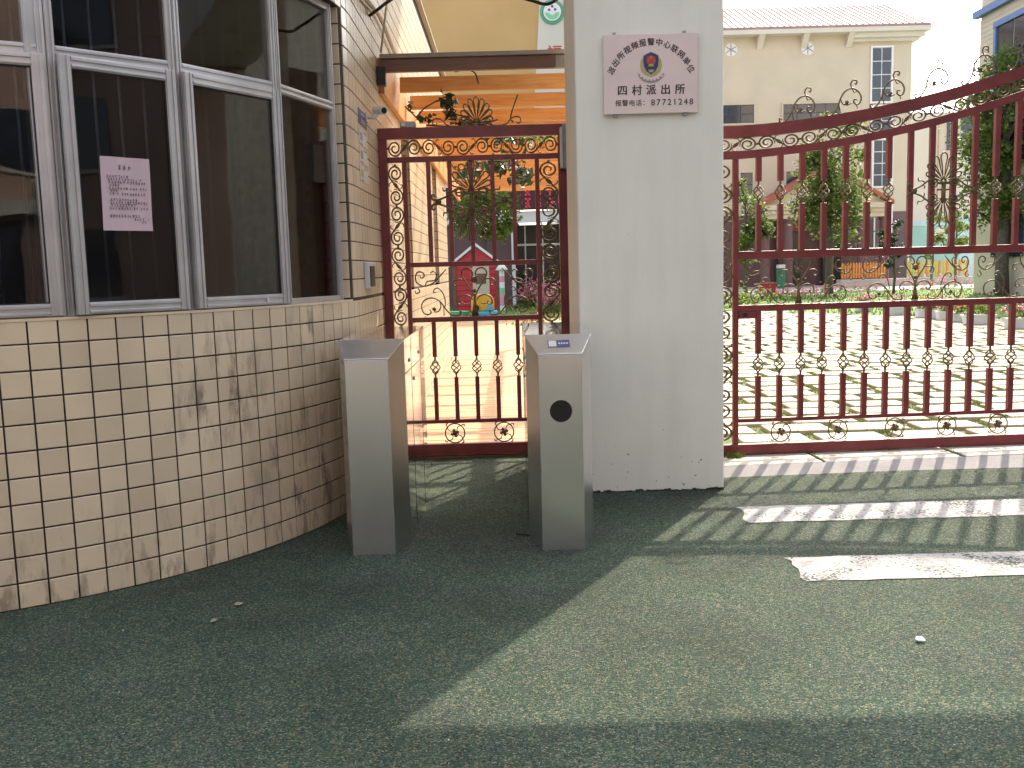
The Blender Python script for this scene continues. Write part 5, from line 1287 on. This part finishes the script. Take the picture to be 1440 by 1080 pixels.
# gabled porch
PB = SB - 3.0
def qx(px, y=280): return at(px, y, PB).x
def qz(py, px=1160): return at(px, py, PB).z
po = empty('gabled_porch', (qx(1160), PB, 0), 0, 'gabled entrance porch with red tiled roof edge and plum columns', 'porch')
xl, xr, xm = qx(1070), qx(1254), qx(1163); zb0_, za0 = qz(289, 1070), qz(232)
MB().prism([(xl + .25, PB, zb0_), (xr - .25, PB, zb0_), (xm, PB, za0 - .25)], (0, 2.9, 0)).build('gable', 'cream', po)
for (xa, za_, xb, zb__) in ((xl, zb0_ + .1, xm, za0), (xm, za0, xr, zb0_ + .1)): MB().prism([(xa, PB - .4, za_ - .22), (xb, PB - .4, zb__ - .22), (xb, PB - .4, zb__), (xa, PB - .4, za_)], (0, 3.3, 0)).build('roof_slope', 'redroof', po)
for q, (dz0, dz1, e) in enumerate(((0, .28, .3), (.282, .5, .12), (.502, .75, 0))): MB().box(xl + .28 - e * .4, xr - .28 + e * .4, PB - e, PB + 2.88, zb0_ - dz1, zb0_ - dz0 - .002).build('entablature', 'cream', po)
for px in (1078, 1110, 1215, 1246): x = qx(px, 350); MB().lathe([(.34, 0), (.34, .2), (.27, .25), (.25, zb0_ - 1.0), (.32, zb0_ - .9), (.32, zb0_ - .76)], (x, PB + .3, .06), 14).build('column', 'plum', po, smooth=False)
MB().box(qx(1112), qx(1145), PB + 2.4, PB + 2.6, .06, qz(315)).build('doorway', 'black', po); MB().box(qx(1112, 330), qx(1150, 330), PB + 2.2, PB + 2.39, qz(322), qz(306)).build('door_sign', 'redroof', po); MB().box(qx(1178), qx(1205), PB + 2.4, PB + 2.6, .06, qz(330)).build('doorway', 'black', po); MB().box(qx(1172, 330), qx(1212, 330), PB + 2.2, PB + 2.39, qz(318), qz(304)).build('door_sign', 'redroof', po)

# white block and mural wall to the right of it
WB = 64.0
wb = empty('white_block', (28, WB, 0), 0, 'plain white block with louvred window beyond the school building', 'building')
def wx(px, y=250): return at(px, y, WB).x
def wz(py, px=1320): return at(px, py, WB).z
box('wall', 'offwhite', wx(1283), wx(1384), WB, WB + 8, 0, wz(158), wb); box('wall_pier', 'cream', wx(1318), wx(1338), WB - .15, WB - .003, wz(310), wz(168), wb)
box('window', 'glassdark', wx(1330, 185), wx(1342, 185), WB - .2, WB - .152, wz(212), wz(172), wb); box('window', 'glassdark', wx(1351, 185), wx(1366, 185), WB - .06, WB - .004, wz(198), wz(165), wb)
for q in range(7): zq = wz(210 - q * 5); MB().box(wx(1334, 190), wx(1342, 190), WB - .28, WB - .201, zq, zq + .12).build('louvre', 'white', wb)
mw = empty('mural_wall', (26, 52, 0), 0, 'low mural wall painted teal and pale blue beside the school', 'wall')
MY = 53.0
def mx_(px, y=330): return at(px, y, MY).x
def mz_(py, px=1320): return at(px, py, MY).z
box('teal_wall', 'teal', mx_(1283), mx_(1350), MY, MY + .3, .0, mz_(317), mw); box('blue_wall', 'skyblue', mx_(1350) + .004, mx_(1368), MY, MY + .3, 0, mz_(305), mw); box('coping', 'skyblue', mx_(1283), mx_(1350), MY - .05, MY + .35, mz_(317) + .002, mz_(309), mw)
MB().prism(disc((mx_(1321, 328), MY - .02, mz_(328)), EX, EZ, .32, 20), (0, .018, 0)).build('painted_disc', 'offwhite', mw)
box('downpipe', 'white', mx_(1277), mx_(1279.5), MY, MY + .1, 0, mz_(300), mw)

# blue trimmed building along the right side of the yard
RB = empty('blue_trimmed_building', (18, 30, 0), 0, 'cream building with blue window frames along the right side of the yard', 'building')
RX = at(1379, 60, 37).x
def ry(px, py): return atX(px, py, RX)
box('wall', 'cream', RX, RX + 10, 8, 37, 0, 14.5, RB); 
ze = ry(1380, 21).z
box('string_course', 'blue', RX - .25, RX, 8, 37.2, ze - .12, ze + .12, RB)
for q in range(40): box('clapboard', 'cream', RX - .03, RX - .001, 20, 37, ze - .2 - (q + 1) * .17, ze - .21 - q * .17, RB)
p = ry(1401, 62)
for q in range(3):
    y1 = p.y - q * 3.6; y0 = y1 - 2.6; zt_ = p.z + .55; zb2 = p.z - .95
    fr = MB(); fr.box(RX - .14, RX - .031, y0, y1, zt_, zt_ + .2); fr.box(RX - .2, RX - .031, y0 - .1, y1 + .1, zb2 - .2, zb2); fr.box(RX - .12, RX - .031, y1 - .16, y1, zb2, zt_); fr.box(RX - .12, RX - .031, y0, y0 + .16, zb2, zt_)
    o = fr.build('window_frame', 'blue', RB)
    for u in range(2): MB().box(RX - .06, RX - .031, y0 + .2 + u * 1.15, y0 + 1.25 + u * 1.15, zb2 + .01, zt_ - .01).build('pane', 'glassdark', o)
    for zlow in (4.6, 1.4): MB().box(RX - .07, RX - .031, y0 + .2, y1 - .2, zlow, zlow + 1.5).build('lower_window', 'glassdark', RB)

# fences, bins and boxes in front of the school
def fence(x0, x1, Y, z0, h, cols, label, n):
    f = empty('picket_fence', (x0, Y, z0), 0, label, 'fence')
    for k in range(n):
        xx = x0 + (x1 - x0) * (k + .5) / n; wd = (x1 - x0) / n * .34; MB().prism([(xx - wd, Y, z0 + .05), (xx + wd, Y, z0 + .05), (xx + wd, Y, z0 + h * .9), (xx, Y, z0 + h), (xx - wd, Y, z0 + h * .9)], (0, .04, 0)).build('picket', cols[k % len(cols)], f)
    for zz in (.25, .7): MB().box(x0, x1, Y + .042, Y + .08, z0 + h * zz, z0 + h * zz + .07).build('rail', cols[0], f)
fy = 50.0
def fx(px): return at(px, 380, fy).x
def fz(py, px=1230): return at(px, py, fy).z
fence(fx(1183), fx(1246), fy, .46, fz(368) - .46, ['orange'], 'orange wooden picket fence before the plum wall', 16)
fence(fx(1276), fx(1362), fy, .46, fz(365, 1320) - .46, ['limeyel', 'limeyel', 'limeyel', 'limeyel', 'orange', 'limeyel', 'limeyel', 'orange'], 'yellow green and orange picket fence below the mural wall', 24)
ks = box('garden_kerb', 'concrete', fx(1180), fx(1366), fy - .35, fy + .4, .04, .45, None, .02); tag(ks, 'low pale wall carrying the picket fences', 'wall')
g = at(1098, 392, 51); gb = empty('litter_bin', (g.x, 51, .062), 0, 'green litter bin by the porch', 'bin'); MB().lathe([(.2, 0), (.24, .85), (.26, .86), (.26, .95), (.12, 1.05)], (0, 0, 0), 14).build('body', 'green', gb, True); MB().box(-.18, .18, -.2, .2, 1.06, 1.25).build('cap', 'whitelabel', gb, True)
g = yat(1080, 414); rb = empty('painted_box', (g.x, g.y, .03), 0, 'red box with white mark standing behind the pink flowers', 'box'); MB().box(-.36, .36, 0, .5, 0, .46).build('body', 'red', rb, True, bevel=.03); MB().box(-.38, .38, -.02, .52, .461, .5).build('lid', 'redroof', rb, True, bevel=.01); MB().prism([(-.18, -.012, .25), (-.06, -.012, .1), (.2, -.012, .3), (-.04, -.012, .2)], (0, .011, 0)).build('white_mark', 'white', rb, True)
g = at(1410, 362, 40); ub_ = empty('pink_parasol', (g.x, 40, .03), 0, 'small pink parasol on a dark post by the broad tree', 'parasol'); MB().lathe([(.62, 0), (.1, .42), (.02, .46)], (0, 0, g.z - .25), 10).build('canopy', 'pinkpaint', ub_, True); MB().cyl((0, 0, 0), (0, 0, g.z - .02), .05, 8).build('post', 'dark_rubber', ub_, True)

# ================================================================== HOUSE ROW ACROSS THE STREET (seen in the window glass and the steel)
hs_ = empty('street_building', (0, -17, 0), 0, 'terracotta apartment building across the street reflected in the windows', 'building')
box('wall', 'street', -22, 26, -25, -17, 0, 13, hs_); box('shop_band', 'concrete', -22, 26, -16.99, -16.6, 3.3, 3.7, hs_); box('roof_edge', 'concrete', -22.2, 26.2, -25, -16.7, 13.002, 13.4, hs_)
wme = MB().box(-.8, .8, -.05, 0, 0, 1.6).mesh('window'); wme.materials.append(M['glassdark'])
fme = MB().box(-.9, .9, -.04, .02, -.1, -.001).mesh('window_sill'); fme.materials.append(M['concrete'])
ame = MB().box(-.4, .4, 0, .35, -.75, -.2).mesh('air_conditioner'); ame.materials.append(M['camwhite'])
for fl in range(3):
    for k in range(14):
        x = -20 + k * 3.3
        o = link('window', wme, None, hs_, True); o.location = (x, .051, 4.6 + fl * 2.9); s2 = link('window_sill', fme, None, o, True)
        if (k + fl) % 3 == 0: a_ = link('air_conditioner', ame, None, o, True); a_.location = (.2, 0, 0)
for k in range(8):
    x = -19 + k * 6; box('shop_front', 'glassdark', x - 2, x + 2, -16.999, -16.95, .2, 3.1, hs_)

h2 = empty('street_building', (19, -6, 0), 0, 'brown shop house closing the end of the street, reflected in the guardhouse glass', 'building')
box('wall', 'street', 19, 27, -14, 3.0, 0, 14, h2); box('roof_edge', 'concrete', 18.8, 27.2, -14.1, 3.1, 14.002, 14.3, h2)
for fl in range(4):
    for k in range(5):
        y = -12.2 + k * 3.2; z = 1.0 + fl * 3.2
        o = MB().box(18.9, 18.999, y - .85, y + .85, z - .1, z).build('window_sill', 'concrete', h2); MB().box(18.95, 18.998, y - .75, y + .75, z + .002, z + 1.7).build('window', 'glassdark', o)
        if (k + fl) % 2: MB().box(18.55, 18.899, y - .4, y + .4, z - .75, z - .2).build('air_conditioner', 'camwhite', o)
# ================================================================== LITTER ON THE PAVEMENT
def scrap(px, py, s_, m, lab, nm='paper_scrap', cat='litter'):
    g = gnd(px, py, 0); mb = MB(); P = [(g.x + s_ * math.cos(a) * random.uniform(.5, 1.2), g.y + s_ * math.sin(a) * random.uniform(.3, .9), .006 + random.uniform(0, s_ * .35)) for a in [k * 1.05 for k in range(6)]]
    c = (g.x, g.y, .012 + s_ * .25)
    for k in range(6): i = len(mb.v); mb.v += [P[k], P[(k + 1) % 6], c]; mb.f.append((i, i + 1, i + 2))
    o = mb.build(nm, m); sm = o.modifiers.new('thickness', 'SOLIDIFY'); sm.thickness = .001; tag(o, lab, cat)
M['dryleaf'] = mat('dry_leaf', (.3, .27, .2), .8, var=.2, vscale=30)
scrap(1295, 903, .03, 'white', 'crumpled white paper scrap lying on the sunlit green pavement')
scrap(301, 875, .022, 'dryleaf', 'pale curled dry leaf on the shaded pavement by the tiled wall', 'dry_leaf', 'leaf'); scrap(336, 852, .024, 'dryleaf', 'dull dry leaf on the shaded pavement close to the tiled wall', 'dry_leaf', 'leaf')
mb = MB(); rr = random.Random(77)
for k in range(34):
    x, y = rr.uniform(-1.8, 3.5), rr.uniform(2.4, 6.1)
    if x < -.9 and y > 4: continue
    s_ = rr.uniform(.0015, .0035); mb.lathe([(s_, .0), (s_ * .8, s_ * .8)], (x, y, .003), 5)
tag(mb.build('pale_grit', 'whitelabel'), 'pale grit scattered on the green pavement', 'grit', kind='stuff')
